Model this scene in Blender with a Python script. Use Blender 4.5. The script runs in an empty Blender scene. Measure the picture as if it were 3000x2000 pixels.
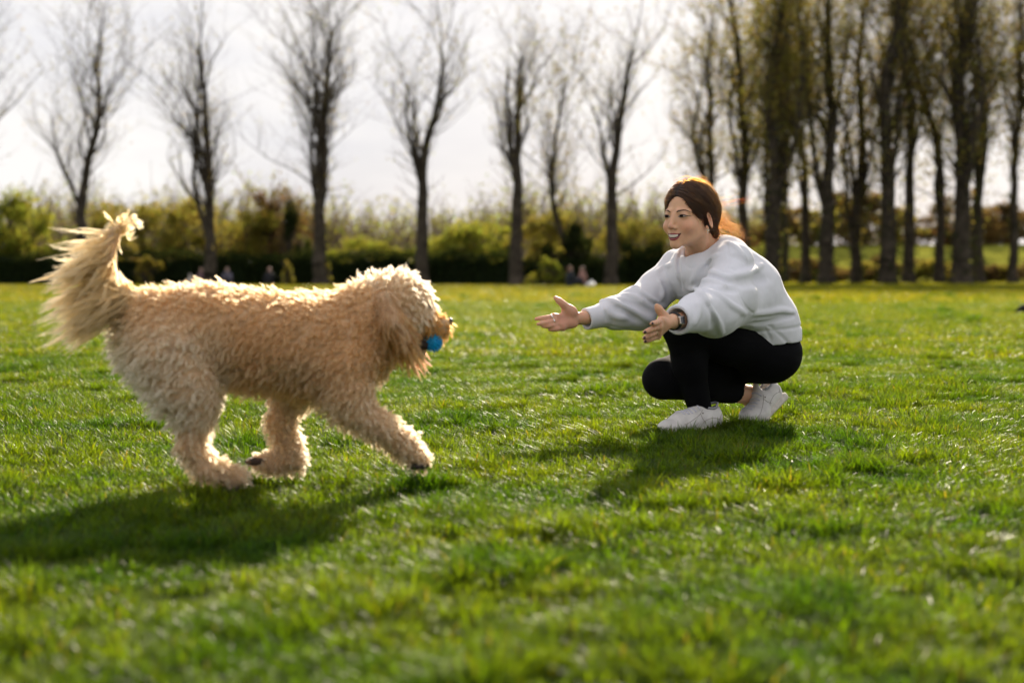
import bpy, bmesh, math, random
import numpy as np
from mathutils import Vector, Matrix, kdtree
from mathutils.bvhtree import BVHTree

scene = bpy.context.scene
col = scene.collection
rnd = random.Random(7)
rng = np.random.default_rng(7)

# ------------------------------------------------------------------ camera
CAM_H = 0.53
TILT = math.atan(195.0 / 4167.0)
cam_data = bpy.data.cameras.new("camera")
cam_data.sensor_width = 36.0
cam_data.lens = 50.0
cam_data.clip_start = 0.05
cam_data.clip_end = 3000.0
cam_data.dof.use_dof = True
cam_data.dof.focus_distance = 4.78
cam_data.dof.aperture_fstop = 2.3
cam_data.dof.aperture_blades = 0
cam = bpy.data.objects.new("camera", cam_data)
cam.location = (0, 0, CAM_H)
cam.rotation_euler = (math.radians(90) - TILT, 0, 0)
col.objects.link(cam)
scene.camera = cam

# ------------------------------------------------------------------ sky and sun
SUN_EL = math.radians(27.0)
SUN_AZ = math.radians(13.0)          # to the right of the viewing direction
world = bpy.data.worlds.new("World")
scene.world = world
world.use_nodes = True
nt = world.node_tree
nt.nodes.clear()
w_out = nt.nodes.new("ShaderNodeOutputWorld")
w_bg = nt.nodes.new("ShaderNodeBackground")
w_bg.inputs["Strength"].default_value = 0.05
w_sky = nt.nodes.new("ShaderNodeTexSky")
w_sky.sky_type = "NISHITA"
w_sky.sun_disc = False
w_sky.sun_elevation = SUN_EL
w_sky.sun_rotation = SUN_AZ
w_sky.air_density = 1.0
w_sky.dust_density = 2.0
w_co = nt.nodes.new("ShaderNodeTexCoord")
w_map = nt.nodes.new("ShaderNodeMapping")
w_map.inputs["Scale"].default_value = (1.3, 1.3, 4.0)
w_noise = nt.nodes.new("ShaderNodeTexNoise")
w_noise.inputs["Scale"].default_value = 2.2
w_noise.inputs["Detail"].default_value = 6.0
w_noise.inputs["Roughness"].default_value = 0.6
w_ramp = nt.nodes.new("ShaderNodeValToRGB")
w_ramp.color_ramp.elements[0].position = 0.30
w_ramp.color_ramp.elements[0].color = (0.86, 0.86, 0.86, 1)
w_ramp.color_ramp.elements[1].position = 0.62
w_ramp.color_ramp.elements[1].color = (0.96, 0.96, 0.96, 1)
w_mix = nt.nodes.new("ShaderNodeMix")
w_mix.data_type = "RGBA"
w_cl = nt.nodes.new("ShaderNodeValToRGB")                 # thin cloud, a little bluer where it is thicker
w_cl.color_ramp.elements[0].position = 0.38
w_cl.color_ramp.elements[0].color = (0.66, 0.67, 0.74, 1)
w_cl.color_ramp.elements[1].position = 0.60
w_cl.color_ramp.elements[1].color = (0.94, 0.91, 0.90, 1)
w_sc = nt.nodes.new("ShaderNodeVectorMath")
w_sc.operation = "SCALE"
w_sc.inputs["Scale"].default_value = 9.2
L = nt.links.new
L(w_co.outputs["Generated"], w_map.inputs["Vector"])
L(w_map.outputs["Vector"], w_noise.inputs["Vector"])
L(w_noise.outputs["Fac"], w_ramp.inputs["Fac"])
L(w_ramp.outputs["Color"], w_mix.inputs[0])
L(w_sky.outputs["Color"], w_mix.inputs[6])
L(w_noise.outputs["Fac"], w_cl.inputs["Fac"])
L(w_cl.outputs["Color"], w_sc.inputs[0])
L(w_sc.outputs[0], w_mix.inputs[7])
L(w_mix.outputs[2], w_bg.inputs["Color"])
L(w_bg.outputs["Background"], w_out.inputs["Surface"])

sun_data = bpy.data.lights.new("sun", "SUN")
sun_data.energy = 4.4
sun_data.angle = math.radians(1.8)
sun_data.color = (1.0, 0.86, 0.68)
sun = bpy.data.objects.new("sun", sun_data)
SUN_DIR = Vector((math.sin(SUN_AZ) * math.cos(SUN_EL), math.cos(SUN_AZ) * math.cos(SUN_EL), math.sin(SUN_EL)))
sun.rotation_euler = SUN_DIR.to_track_quat("Z", "Y").to_euler()
sun.location = (6, 20, 12)
col.objects.link(sun)

vs = scene.view_settings
vs.view_transform = "Standard"
vs.look = "None"
vs.gamma = 1.0
vs.exposure = 1.24
vs.use_curve_mapping = False

scene.render.engine = "CYCLES"
cy = scene.cycles
cy.use_denoising = True
cy.use_adaptive_sampling = True
cy.adaptive_threshold = 0.012
cy.max_bounces = 7
cy.diffuse_bounces = 2
cy.glossy_bounces = 2
cy.transmission_bounces = 6
cy.transparent_max_bounces = 8
cy.sample_clamp_indirect = 6.0
cy.caustics_reflective = False
cy.caustics_refractive = False

# ------------------------------------------------------------------ helpers
F_PX = 4167.0


def W(px, py, depth):
    """world point seen at a pixel of the 3000x2000 survey picture at forward distance depth"""
    u = (px - 1500.0) / F_PX
    v = (1000.0 - py) / F_PX
    c, s = math.cos(TILT), math.sin(TILT)
    d = np.array([u, c + v * s, -s + v * c])
    d = d * (depth / d[1])
    return np.array([d[0], d[1], d[2] + CAM_H])


def tag(o, label=None, category=None, group=None, kind=None):
    if label: o["label"] = label
    if category: o["category"] = category
    if group: o["group"] = group
    if kind: o["kind"] = kind
    return o


def link(o, parent=None):
    col.objects.link(o)
    if parent is not None:
        o.parent = parent
        o.matrix_parent_inverse = parent.matrix_world.inverted() if False else Matrix.Translation(-Vector(parent.location))
    return o


def empty(name, loc):
    o = bpy.data.objects.new(name, None)
    o.location = Vector([float(a) for a in loc])
    o.empty_display_size = 0.1
    return link(o)


def mesh_obj(name, verts, faces, mat, parent=None, smooth=True):
    me = bpy.data.meshes.new(name)
    verts = np.asarray(verts, dtype=np.float32)
    if isinstance(faces, np.ndarray) and faces.ndim == 2:
        n, k = faces.shape
        me.vertices.add(len(verts)); me.vertices.foreach_set("co", verts.ravel())
        me.loops.add(n * k); me.loops.foreach_set("vertex_index", faces.astype(np.int32).ravel())
        me.polygons.add(n)
        me.polygons.foreach_set("loop_start", np.arange(0, n * k, k, dtype=np.int32))
        me.update(calc_edges=True)
    else:
        me.from_pydata([tuple(v) for v in verts.tolist()], [], [tuple(f) for f in faces])
        me.update()
    me.polygons.foreach_set("use_smooth", np.full(len(me.polygons), smooth, dtype=bool))
    if mat is not None:
        me.materials.append(mat)
    o = bpy.data.objects.new(name, me)
    return link(o, parent)


def set_color_attr(o, name, rgb):
    """rgb: (nverts,3)"""
    a = o.data.color_attributes.new(name, "FLOAT_COLOR", "POINT")
    c = np.ones((len(o.data.vertices), 4), dtype=np.float32)
    c[:, :3] = rgb
    a.data.foreach_set("color", c.ravel())


def curves_obj(name, pts, radii, mat, parent=None, colors=None):
    """pts (N,K,3) strands, radii (N,K) or (K,)"""
    n, k = pts.shape[:2]
    cd = bpy.data.hair_curves.new(name)
    cd.add_curves([k] * n)
    cd.attributes["position"].data.foreach_set("vector", np.ascontiguousarray(pts, dtype=np.float32).ravel())
    r = np.broadcast_to(np.asarray(radii, dtype=np.float32), (n, k))
    ra = cd.attributes.get("radius") or cd.attributes.new("radius", "FLOAT", "POINT")
    ra.data.foreach_set("value", np.ascontiguousarray(r).ravel())
    if colors is not None:
        ca = cd.attributes.new("tint", "FLOAT_COLOR", "CURVE")
        c4 = np.ones((n, 4), dtype=np.float32); c4[:, :3] = colors
        ca.data.foreach_set("color", c4.ravel())
    cd.materials.append(mat)
    o = bpy.data.objects.new(name, cd)
    return link(o, parent)


# ---- materials
def new_mat(name):
    m = bpy.data.materials.new(name)
    m.use_nodes = True
    m.node_tree.nodes.clear()
    out = m.node_tree.nodes.new("ShaderNodeOutputMaterial")
    return m, m.node_tree.nodes, m.node_tree.links, out


def mat_simple(name, color, rough=0.6, spec=0.5, noise=None, bump=None, sss=0.0, sss_r=(1, .35, .2), sheen=0.0, attr=None, translucent=0.0, tcolor=None, metallic=0.0):
    """noise=(scale, amount) varies the colour, bump=(scale, strength, distance)"""
    m, N, K, out = new_mat(name)
    p = N.new("ShaderNodeBsdfPrincipled")
    p.inputs["Roughness"].default_value = rough
    p.inputs["Specular IOR Level"].default_value = spec
    p.inputs["Metallic"].default_value = metallic
    p.inputs["Sheen Weight"].default_value = sheen
    if sss > 0:
        p.inputs["Subsurface Weight"].default_value = sss
        p.inputs["Subsurface Radius"].default_value = sss_r
        p.inputs["Subsurface Scale"].default_value = 0.008
    col_out = None
    tc = N.new("ShaderNodeTexCoord")
    if attr:
        a = N.new("ShaderNodeAttribute"); a.attribute_name = attr
        col_out = a.outputs["Color"]
    if noise:
        nz = N.new("ShaderNodeTexNoise"); nz.inputs["Scale"].default_value = noise[0]; nz.inputs["Detail"].default_value = 5
        K.new(tc.outputs["Object"], nz.inputs["Vector"])
        mp = N.new("ShaderNodeMapRange")
        mp.inputs[1].default_value = 0.3; mp.inputs[2].default_value = 0.7
        mp.inputs[3].default_value = 1 - noise[1]; mp.inputs[4].default_value = 1 + noise[1]
        K.new(nz.outputs["Fac"], mp.inputs[0])
        vm = N.new("ShaderNodeVectorMath"); vm.operation = "SCALE"
        if col_out is not None: K.new(col_out, vm.inputs[0])
        else: vm.inputs[0].default_value = color[:3]
        K.new(mp.outputs[0], vm.inputs["Scale"])
        col_out = vm.outputs[0]
    if col_out is not None: K.new(col_out, p.inputs["Base Color"])
    else: p.inputs["Base Color"].default_value = (*color[:3], 1)
    if bump:
        nb = N.new("ShaderNodeTexNoise"); nb.inputs["Scale"].default_value = bump[0]; nb.inputs["Detail"].default_value = 4
        K.new(tc.outputs["Object"], nb.inputs["Vector"])
        b = N.new("ShaderNodeBump"); b.inputs["Strength"].default_value = bump[1]; b.inputs["Distance"].default_value = bump[2]
        K.new(nb.outputs["Fac"], b.inputs["Height"]); K.new(b.outputs["Normal"], p.inputs["Normal"])
    if translucent > 0:
        t = N.new("ShaderNodeBsdfTranslucent")
        if tcolor: t.inputs["Color"].default_value = (*tcolor, 1)
        elif col_out is not None: K.new(col_out, t.inputs["Color"])
        else: t.inputs["Color"].default_value = (*color[:3], 1)
        mx = N.new("ShaderNodeMixShader"); mx.inputs[0].default_value = translucent
        K.new(p.outputs[0], mx.inputs[1]); K.new(t.outputs[0], mx.inputs[2])
        K.new(mx.outputs[0], out.inputs["Surface"])
    else:
        K.new(p.outputs[0], out.inputs["Surface"])
    return m


# ---- value noise for shaping (vectorised)
def vnoise(P, seed=0):
    P = np.asarray(P, dtype=np.float64)
    i = np.floor(P).astype(np.int64); f = P - i
    f = f * f * (3 - 2 * f)
    def h(a, b, c):
        n = (a * 374761393 + b * 668265263 + c * 2147483647 + seed * 974711) & 0xffffffff
        n = ((n ^ (n >> 13)) * 1274126177) & 0xffffffff
        n = n ^ (n >> 16)
        return (n & 0xffff) / 65535.0
    r = 0
    for dx in (0, 1):
        wx = f[:, 0] if dx else 1 - f[:, 0]
        for dy in (0, 1):
            wy = f[:, 1] if dy else 1 - f[:, 1]
            for dz in (0, 1):
                wz = f[:, 2] if dz else 1 - f[:, 2]
                r = r + wx * wy * wz * h(i[:, 0] + dx, i[:, 1] + dy, i[:, 2] + dz)
    return r * 2 - 1


def fbm(P, seed=0, oct=3):
    r = 0; a = 0.5; P = np.asarray(P, dtype=np.float64)
    for o in range(oct):
        r = r + a * vnoise(P, seed + o * 17); P = P * 2.03 + 5.1; a *= 0.5
    return r


# ------------------------------------------------------------------ implicit-surface modelling
class Field:
    def __init__(self):
        self.ops = []
        self.disp = None

    def add(self, f, lo, hi, k=0.01, mode="u"):
        self.ops.append((mode, k, f, np.asarray(lo, float), np.asarray(hi, float)))
        return self

    def cone(self, a, b, ra, rb=None, k=0.01, mode="u"):
        a = np.asarray(a, float); b = np.asarray(b, float)
        rb = ra if rb is None else rb
        ab = b - a; L2 = max(float(ab @ ab), 1e-12)
        def f(P):
            t = np.clip(((P - a) @ ab) / L2, 0, 1)
            q = P - a - t[:, None] * ab
            return np.sqrt((q * q).sum(1)) - (ra + (rb - ra) * t)
        R = max(ra, rb)
        return self.add(f, np.minimum(a, b) - R, np.maximum(a, b) + R, k, mode)

    def chain(self, pts, radii, k=0.01, mode="u"):
        for i in range(len(pts) - 1):
            self.cone(pts[i], pts[i + 1], radii[i], radii[i + 1], k, mode)
        return self

    def ell(self, c, r, R=None, k=0.01, mode="u"):
        c = np.asarray(c, float); r = np.asarray(r, float)
        R = np.eye(3) if R is None else np.asarray(R, float)      # columns are the local axes
        def f(P):
            q = (P - c) @ R
            k0 = np.sqrt(((q / r) ** 2).sum(1))
            k1 = np.sqrt(((q / (r * r)) ** 2).sum(1)) + 1e-9
            return k0 * (k0 - 1.0) / k1
        e = np.sqrt(((R * r) ** 2).sum(1))
        return self.add(f, c - e, c + e, k, mode)

    def box(self, c, half, R=None, rad=0.005, k=0.01, mode="u"):
        c = np.asarray(c, float); half = np.asarray(half, float)
        R = np.eye(3) if R is None else np.asarray(R, float)
        def f(P):
            q = np.abs((P - c) @ R) - (half - rad)
            return np.sqrt((np.maximum(q, 0) ** 2).sum(1)) + np.minimum(q.max(1), 0) - rad
        e = (np.abs(R) * half).sum(1)
        return self.add(f, c - e, c + e, k, mode)

    def eval(self, P, pad=0.03):
        if len(P) > 12000:
            return np.concatenate([self.eval(P[s:s + 8000], pad) for s in range(0, len(P), 8000)])
        D = np.full(len(P), 1.0)
        if len(P) == 0: return D
        x, y, z = np.ascontiguousarray(P.T)
        plo, phi = P.min(0), P.max(0)
        for mode, k, f, lo, hi in self.ops:
            l_ = lo - pad - k; h_ = hi + pad + k
            if (plo > h_).any() or (phi < l_).any(): continue
            if (plo >= l_).all() and (phi <= h_).all(): idx = np.arange(len(P))
            else:
                m = (x > l_[0]) & (x < h_[0]) & (y > l_[1]) & (y < h_[1]) & (z > l_[2]) & (z < h_[2])
                idx = np.nonzero(m)[0]
            if len(idx) == 0: continue
            d = f(P[idx]); cur = D[idx]
            if mode == "u":
                h = np.clip(0.5 + 0.5 * (cur - d) / k, 0, 1)
                D[idx] = cur + (d - cur) * h - k * h * (1 - h)
            elif mode == "s":
                h = np.clip(0.5 - 0.5 * (cur + d) / k, 0, 1)
                D[idx] = cur + (-d - cur) * h + k * h * (1 - h)
            elif mode == "i":
                D[idx] = np.maximum(cur, d)
        if self.disp is not None:
            near = np.nonzero(np.abs(D) < 0.06)[0]
            if len(near): D[near] += self.disp(P[near])
        return D

    def mesh(self, h, margin=0.02, project=2):
        lo = np.min([o[3] for o in self.ops if o[0] == "u"], axis=0) - margin
        hi = np.max([o[4] for o in self.ops if o[0] == "u"], axis=0) + margin
        B = 8
        nb = np.ceil((hi - lo) / (h * B)).astype(int)
        n = nb * B + 1
        # coarse pass
        cx = [lo[a] + (np.arange(nb[a]) + 0.5) * B * h for a in range(3)]
        C = np.stack(np.meshgrid(*cx, indexing="ij"), -1).reshape(-1, 3)
        half = B * h * 0.87
        Dc = self.eval(C, pad=half * 2.2)
        act = np.abs(Dc) < half * 1.5 + 0.012
        G = np.repeat(np.repeat(np.repeat(np.where(Dc.reshape(nb) < 0, -1.0, 1.0), B, 0), B, 1), B, 2).astype(np.float32)
        G = np.pad(G, ((0, 1), (0, 1), (0, 1)), constant_values=1.0)
        bi = np.stack(np.unravel_index(np.nonzero(act)[0], nb), -1)
        off = np.stack(np.meshgrid(np.arange(B), np.arange(B), np.arange(B), indexing="ij"), -1).reshape(-1, 3)
        I = (bi[:, None, :] * B + off[None]).reshape(-1, 3)
        for s in range(0, len(I), 400000):
            J = I[s:s + 400000]
            G[J[:, 0], J[:, 1], J[:, 2]] = self.eval(lo + J * h, pad=0.03)
        ins = G < 0
        cnt = np.zeros(n - 1, np.int8)
        cor = [(a, b, c) for a in (0, 1) for b in (0, 1) for c in (0, 1)]
        for a, b, c in cor:
            cnt += ins[a:n[0] - 1 + a, b:n[1] - 1 + b, c:n[2] - 1 + c]
        cells = np.argwhere((cnt > 0) & (cnt < 8))
        vid = np.full(n - 1, -1, np.int32)
        vid[cells[:, 0], cells[:, 1], cells[:, 2]] = np.arange(len(cells))
        val = np.stack([G[cells[:, 0] + a, cells[:, 1] + b, cells[:, 2] + c] for a, b, c in cor], 1)
        corf = np.array(cor, float)
        acc = np.zeros((len(cells), 3)); wsum = np.zeros(len(cells))
        for p in range(8):
            for q in range(p + 1, 8):
                if sum(abs(np.array(cor[p]) - np.array(cor[q]))) != 1: continue
                m = (val[:, p] < 0) != (val[:, q] < 0)
                t = np.where(m, val[:, p] / np.where(m, val[:, p] - val[:, q], 1), 0)
                acc += np.where(m[:, None], corf[p] + t[:, None] * (corf[q] - corf[p]), 0); wsum += m
        V = lo + (cells + acc / wsum[:, None]) * h
        F = []
        for ax in range(3):
            sl0 = [slice(None)] * 3; sl1 = [slice(None)] * 3
            sl0[ax] = slice(0, n[ax] - 1); sl1[ax] = slice(1, n[ax])
            a0 = ins[tuple(sl0)]; a1 = ins[tuple(sl1)]
            E = np.argwhere(a0 != a1)
            o1, o2 = (ax + 1) % 3, (ax + 2) % 3
            ok = (E[:, o1] > 0) & (E[:, o2] > 0) & (E[:, o1] < n[o1] - 1) & (E[:, o2] < n[o2] - 1)
            E = E[ok]
            def cell(d1, d2):
                c = E.copy(); c[:, o1] -= d1; c[:, o2] -= d2
                return vid[c[:, 0], c[:, 1], c[:, 2]]
            q = np.stack([cell(1, 1), cell(0, 1), cell(0, 0), cell(1, 0)], 1)
            fl = ~a0[E[:, 0], E[:, 1], E[:, 2]]
            q[fl] = q[fl][:, ::-1]
            F.append(q)
        F = np.concatenate(F)
        F = F[(F >= 0).all(1)]
        for _ in range(project):
            d = self.eval(V)
            e = h * 0.5
            g = np.stack([self.eval(V + np.eye(3)[a] * e) - d for a in range(3)], 1) / e
            g2 = np.maximum((g * g).sum(1), 0.25)
            V = V - np.clip(d / g2, -h, h)[:, None] * g
        return V, F

    def grad(self, V, e=0.002):
        d = self.eval(V)
        g = np.stack([self.eval(V + np.eye(3)[a] * e) - d for a in range(3)], 1)
        return g / (np.linalg.norm(g, axis=1, keepdims=True) + 1e-12)

    def march(self, P, D, steps=40):
        """push points P along directions D until they meet the surface"""
        P = np.array(P, float); D = np.asarray(D, float)
        for _ in range(steps):
            P = P + D * np.clip(self.eval(P, pad=0.1), -0.01, 0.01)[:, None] * 0.9
        return P


def unit(v):
    v = np.asarray(v, float)
    return v / np.linalg.norm(v)


def frame(fwd, up):
    """columns: left, forward, up (right-handed: left x forward = -up is avoided by using x=right)"""
    f = unit(fwd); u = np.asarray(up, float); u = unit(u - f * (u @ f))
    r = np.cross(f, u)
    return np.stack([r, f, u], 1)       # x right, y forward, z up


def spline(pts, n):
    """Catmull-Rom through pts (list of arrays of any size), n samples"""
    P = np.asarray(pts, float); m = len(P)
    P = np.concatenate([2 * P[:1] - P[1:2], P, 2 * P[-1:] - P[-2:-1]])
    t = np.linspace(0, m - 1, n); i = np.minimum(t.astype(int), m - 2); f = (t - i)[:, None]
    a, b, c, d = P[i], P[i + 1], P[i + 2], P[i + 3]
    return 0.5 * (2 * b + (c - a) * f + (2 * a - 5 * b + 4 * c - d) * f ** 2 + (3 * b - a - 3 * c + d) * f ** 3)


def tube(paths, sides=6, caps=False):
    """paths: list of (pts (n,3), radii (n,)) -> verts, quad faces as arrays"""
    VV, FF, base = [], [], 0
    for pts, rad in paths:
        pts = np.asarray(pts, float); n = len(pts); rad = np.broadcast_to(np.asarray(rad, float), (n,))
        T = np.gradient(pts, axis=0); T /= np.linalg.norm(T, axis=1, keepdims=True) + 1e-12
        ref = np.array([0.31, 0.22, 0.93]) if abs(T[0] @ np.array([0.31, 0.22, 0.93])) < 0.95 else np.array([1.0, 0, 0])
        A = np.cross(T, ref); A /= np.linalg.norm(A, axis=1, keepdims=True) + 1e-12
        Bn = np.cross(T, A)
        th = np.linspace(0, 2 * np.pi, sides, endpoint=False)
        ring = pts[:, None] + rad[:, None, None] * (np.cos(th)[None, :, None] * A[:, None] + np.sin(th)[None, :, None] * Bn[:, None])
        VV.append(ring.reshape(-1, 3))
        i = np.arange(n - 1)[:, None] * sides; j = np.arange(sides)[None]
        a = i + j; b = i + (j + 1) % sides
        FF.append((np.stack([a, b, b + sides, a + sides], -1).reshape(-1, 4)) + base)
        base += n * sides
    return np.concatenate(VV), np.concatenate(FF)

# ================================================================== land
def ground_h(x, y):
    """gentle unevenness of the park; rises a little under the far trees"""
    P = np.stack([np.asarray(x, float), np.asarray(y, float), np.zeros_like(np.asarray(x, float))], -1).reshape(-1, 3)
    near = np.clip((P[:, 1] - 12) / 30, 0, 1)
    z = 0.016 * fbm(P * 0.9, 40, 3) + 0.05 * near * fbm(P * 0.09, 41, 2)
    return z.reshape(np.asarray(x).shape)


def axis_lines(lo, hi, dense0, dense1, step, grow):
    a = list(np.arange(dense0, dense1, step)); s = step; v = dense1
    up = []
    while v < hi: up.append(v); s *= grow; v += s
    up.append(hi)
    dn = []; s = step; v = dense0 - step
    while v > lo: dn.append(v); s *= grow; v -= s
    dn.append(lo)
    return np.array(dn[::-1] + a + up)


if True:      # land
    gx = axis_lines(-700, 700, -4, 4, 0.08, 1.16)
    gy = axis_lines(-60, 1300, 1.2, 9, 0.08, 1.10)
    X, Y = np.meshgrid(gx, gy, indexing="ij")
    Z = ground_h(X, Y)
    n0, n1 = X.shape
    i = np.arange(n0 - 1)[:, None] * n1 + np.arange(n1 - 1)[None]
    gF_ = np.stack([i, i + n1, i + n1 + 1, i + 1], -1).reshape(-1, 4)
    soil, N, K, out = new_mat("lawn soil and thatch")
    p = N.new("ShaderNodeBsdfPrincipled"); p.inputs["Roughness"].default_value = 1.0; p.inputs["Specular IOR Level"].default_value = 0.0
    geo = N.new("ShaderNodeNewGeometry")
    nz = N.new("ShaderNodeTexNoise"); nz.inputs["Scale"].default_value = 3.0; nz.inputs["Detail"].default_value = 8
    K.new(geo.outputs["Position"], nz.inputs["Vector"])
    rp = N.new("ShaderNodeValToRGB")
    rp.color_ramp.elements[0].position = 0.3; rp.color_ramp.elements[0].color = (0.030, 0.040, 0.010, 1)
    rp.color_ramp.elements[1].position = 0.7; rp.color_ramp.elements[1].color = (0.085, 0.120, 0.020, 1)
    K.new(nz.outputs["Fac"], rp.inputs["Fac"]); K.new(rp.outputs["Color"], p.inputs["Base Color"])
    K.new(p.outputs[0], out.inputs["Surface"])
    g = mesh_obj("ground", np.stack([X, Y, Z], -1).reshape(-1, 3), gF_, soil)
    tag(g, kind="structure")

    # ---- railway-style bank behind the right-hand trees
    bx = np.linspace(8, 260, 90); by = np.array([98, 101, 105, 109, 113, 117, 121, 130, 150, 200.0])
    prof = np.array([-0.3, 0.15, 0.75, 1.45, 2.15, 2.75, 3.1, 3.2, 3.2, 3.0])
    X, Y = np.meshgrid(bx, by, indexing="ij")
    ramp = np.clip((X - 8) / 14, 0, 1)
    Z = prof[None] * ramp + 0.25 * fbm(np.stack([X * .3, Y * .3, 0 * X], -1).reshape(-1, 3), 50, 3).reshape(X.shape) * ramp - 0.1 * (1 - ramp)
    n0, n1 = X.shape
    i = np.arange(n0 - 1)[:, None] * n1 + np.arange(n1 - 1)[None]
    bank_mat = mat_simple("bank turf", (0.21, 0.215, 0.035), rough=1.0, spec=0.0, noise=(0.6, 0.35), bump=(3, 1.0, 0.3))
    b = mesh_obj("hill_bank", np.stack([X, Y, Z], -1).reshape(-1, 3), np.stack([i, i + n1, i + n1 + 1, i + 1], -1).reshape(-1, 4), bank_mat)
    tag(b, kind="structure")

# ================================================================== grass
if True:      # grass
    gm, N, K, out = new_mat("grass blades")
    pr = N.new("ShaderNodeBsdfPrincipled"); pr.inputs["Roughness"].default_value = 0.40; pr.inputs["Specular IOR Level"].default_value = 0.22
    tr = N.new("ShaderNodeBsdfTranslucent")
    at = N.new("ShaderNodeAttribute"); at.attribute_name = "tint"
    geo = N.new("ShaderNodeNewGeometry")
    mp = N.new("ShaderNodeMapping"); mp.inputs["Scale"].default_value = (1, 1, 0.0)
    K.new(geo.outputs["Position"], mp.inputs["Vector"])
    n1_ = N.new("ShaderNodeTexNoise"); n1_.inputs["Scale"].default_value = 1.7; n1_.inputs["Detail"].default_value = 6; n1_.inputs["Roughness"].default_value = 0.65
    K.new(mp.outputs["Vector"], n1_.inputs["Vector"])
    rp = N.new("ShaderNodeValToRGB")
    rp.color_ramp.elements[0].position = 0.38; rp.color_ramp.elements[0].color = (0.42, 0.62, 0.45, 1)
    rp.color_ramp.elements[1].position = 0.66; rp.color_ramp.elements[1].color = (1.30, 1.10, 0.85, 1)
    K.new(n1_.outputs["Fac"], rp.inputs["Fac"])
    mul = N.new("ShaderNodeMix"); mul.data_type = "RGBA"; mul.blend_type = "MULTIPLY"; mul.inputs[0].default_value = 1.0
    K.new(at.outputs["Color"], mul.inputs[6]); K.new(rp.outputs["Color"], mul.inputs[7])
    K.new(mul.outputs[2], pr.inputs["Base Color"])
    tm_ = N.new("ShaderNodeMix"); tm_.data_type = "RGBA"; tm_.blend_type = "MULTIPLY"; tm_.inputs[0].default_value = 1.0
    tm_.inputs[7].default_value = (2.5, 2.1, 0.5, 1)
    K.new(mul.outputs[2], tm_.inputs[6]); K.new(tm_.outputs[2], tr.inputs["Color"])
    mx = N.new("ShaderNodeMixShader"); mx.inputs[0].default_value = 0.60
    K.new(pr.outputs[0], mx.inputs[1]); K.new(tr.outputs[0], mx.inputs[2]); K.new(mx.outputs[0], out.inputs["Surface"])

    tufts = bpy.data.collections.new("grass_tufts")

    def tuft(idx, n, size, hmin, hmax, lean, width, seed, base=(0.071, 0.127, 0.008)):
        r = np.random.default_rng(seed)
        x = r.uniform(-size / 2, size / 2, n); y = r.uniform(-size / 2, size / 2, n)
        clump = fbm(np.stack([x * 22 + idx * 7, y * 22, 0 * x], -1), 60 + idx, 2)
        h = r.uniform(hmin, hmax, n) * (1 + 0.9 * clump)
        az = r.uniform(0, 2 * np.pi, n); ln = np.abs(r.normal(lean, lean * 0.5, n))
        wd = width * r.uniform(0.6, 1.3, n)
        tw = az + np.pi / 2 + r.normal(0, 0.5, n)
        ux, uy = np.cos(az), np.sin(az); wx, wy = np.cos(tw) * wd, np.sin(tw) * wd
        V = []
        for t_, ww in ((0, 0.8), (0.4, 1.0), (0.75, 0.7)):
            cx = x + ux * ln * h * t_ ** 2; cy_ = y + uy * ln * h * t_ ** 2; cz = h * t_ * (1 - 0.25 * ln * t_) - 0.004 * (t_ == 0)
            V.append(np.stack([cx - wx * ww, cy_ - wy * ww, cz], -1)); V.append(np.stack([cx + wx * ww, cy_ + wy * ww, cz], -1))
        V.append(np.stack([x + ux * ln * h, y + uy * ln * h, h * (1 - 0.25 * ln)], -1))
        V = np.stack(V, 1)                 # n,7,3
        b = np.arange(n)[:, None] * 7
        F4 = np.concatenate([b + np.array([[0, 1, 3, 2]]), b + np.array([[2, 3, 5, 4]])])
        F3 = b + np.array([[4, 5, 6]])
        me = bpy.data.meshes.new("tuft%d" % idx)
        vv = V.reshape(-1, 3).astype(np.float32)
        me.vertices.add(len(vv)); me.vertices.foreach_set("co", vv.ravel())
        li = np.concatenate([F4.ravel(), F3.ravel()]).astype(np.int32)
        me.loops.add(len(li)); me.loops.foreach_set("vertex_index", li)
        ls = np.concatenate([np.arange(len(F4)) * 4, len(F4) * 4 + np.arange(len(F3)) * 3]).astype(np.int32)
        me.polygons.add(len(ls)); me.polygons.foreach_set("loop_start", ls)
        me.update(calc_edges=True)
        me.polygons.foreach_set("use_smooth", np.ones(len(ls), bool))
        base = np.array(base)
        c = base * (1 + 0.35 * r.standard_normal((n, 1))) * np.array([1, 1, 1])
        yel = r.random(n) < 0.05; c[yel] = np.array([0.115, 0.14, 0.016]) * r.uniform(0.7, 1.2, (yel.sum(), 1))
        dry = r.random(n) < 0.008; c[dry] = np.array([0.20, 0.18, 0.06])
        c = np.clip(c, 0.008, 0.5)
        c = np.repeat(c, 7, 0)
        a = me.color_attributes.new("tint", "FLOAT_COLOR", "POINT")
        c4 = np.ones((len(c), 4), np.float32); c4[:, :3] = c
        a.data.foreach_set("color", c4.ravel())
        me.materials.append(gm)
        o = bpy.data.objects.new("tuft%d" % idx, me)
        tufts.objects.link(o)

    for k in range(5): tuft(k, 1500, 0.27, 0.016, 0.038, 0.75, 0.0013, 100 + k)        # 0-4 lawn
    for k in range(3): tuft(5 + k, 420, 0.12, 0.032, 0.062, 0.60, 0.0013, 200 + k)        # 5-7 tussock
    for k in range(2): tuft(8 + k, 1500, 0.62, 0.030, 0.075, 0.70, 0.0030, 300 + k, (0.094, 0.137, 0.010))      # 8-9 mid distance, yellower base paints in some backlit glow
    for k in range(2): tuft(10 + k, 1700, 2.2, 0.030, 0.075, 0.60, 0.010, 400 + k, (0.142, 0.157, 0.018))       # 10-11 far, low sun's glow put more strongly into the base tint

    pts, idx, rot, scl = [], [], [], []

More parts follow.
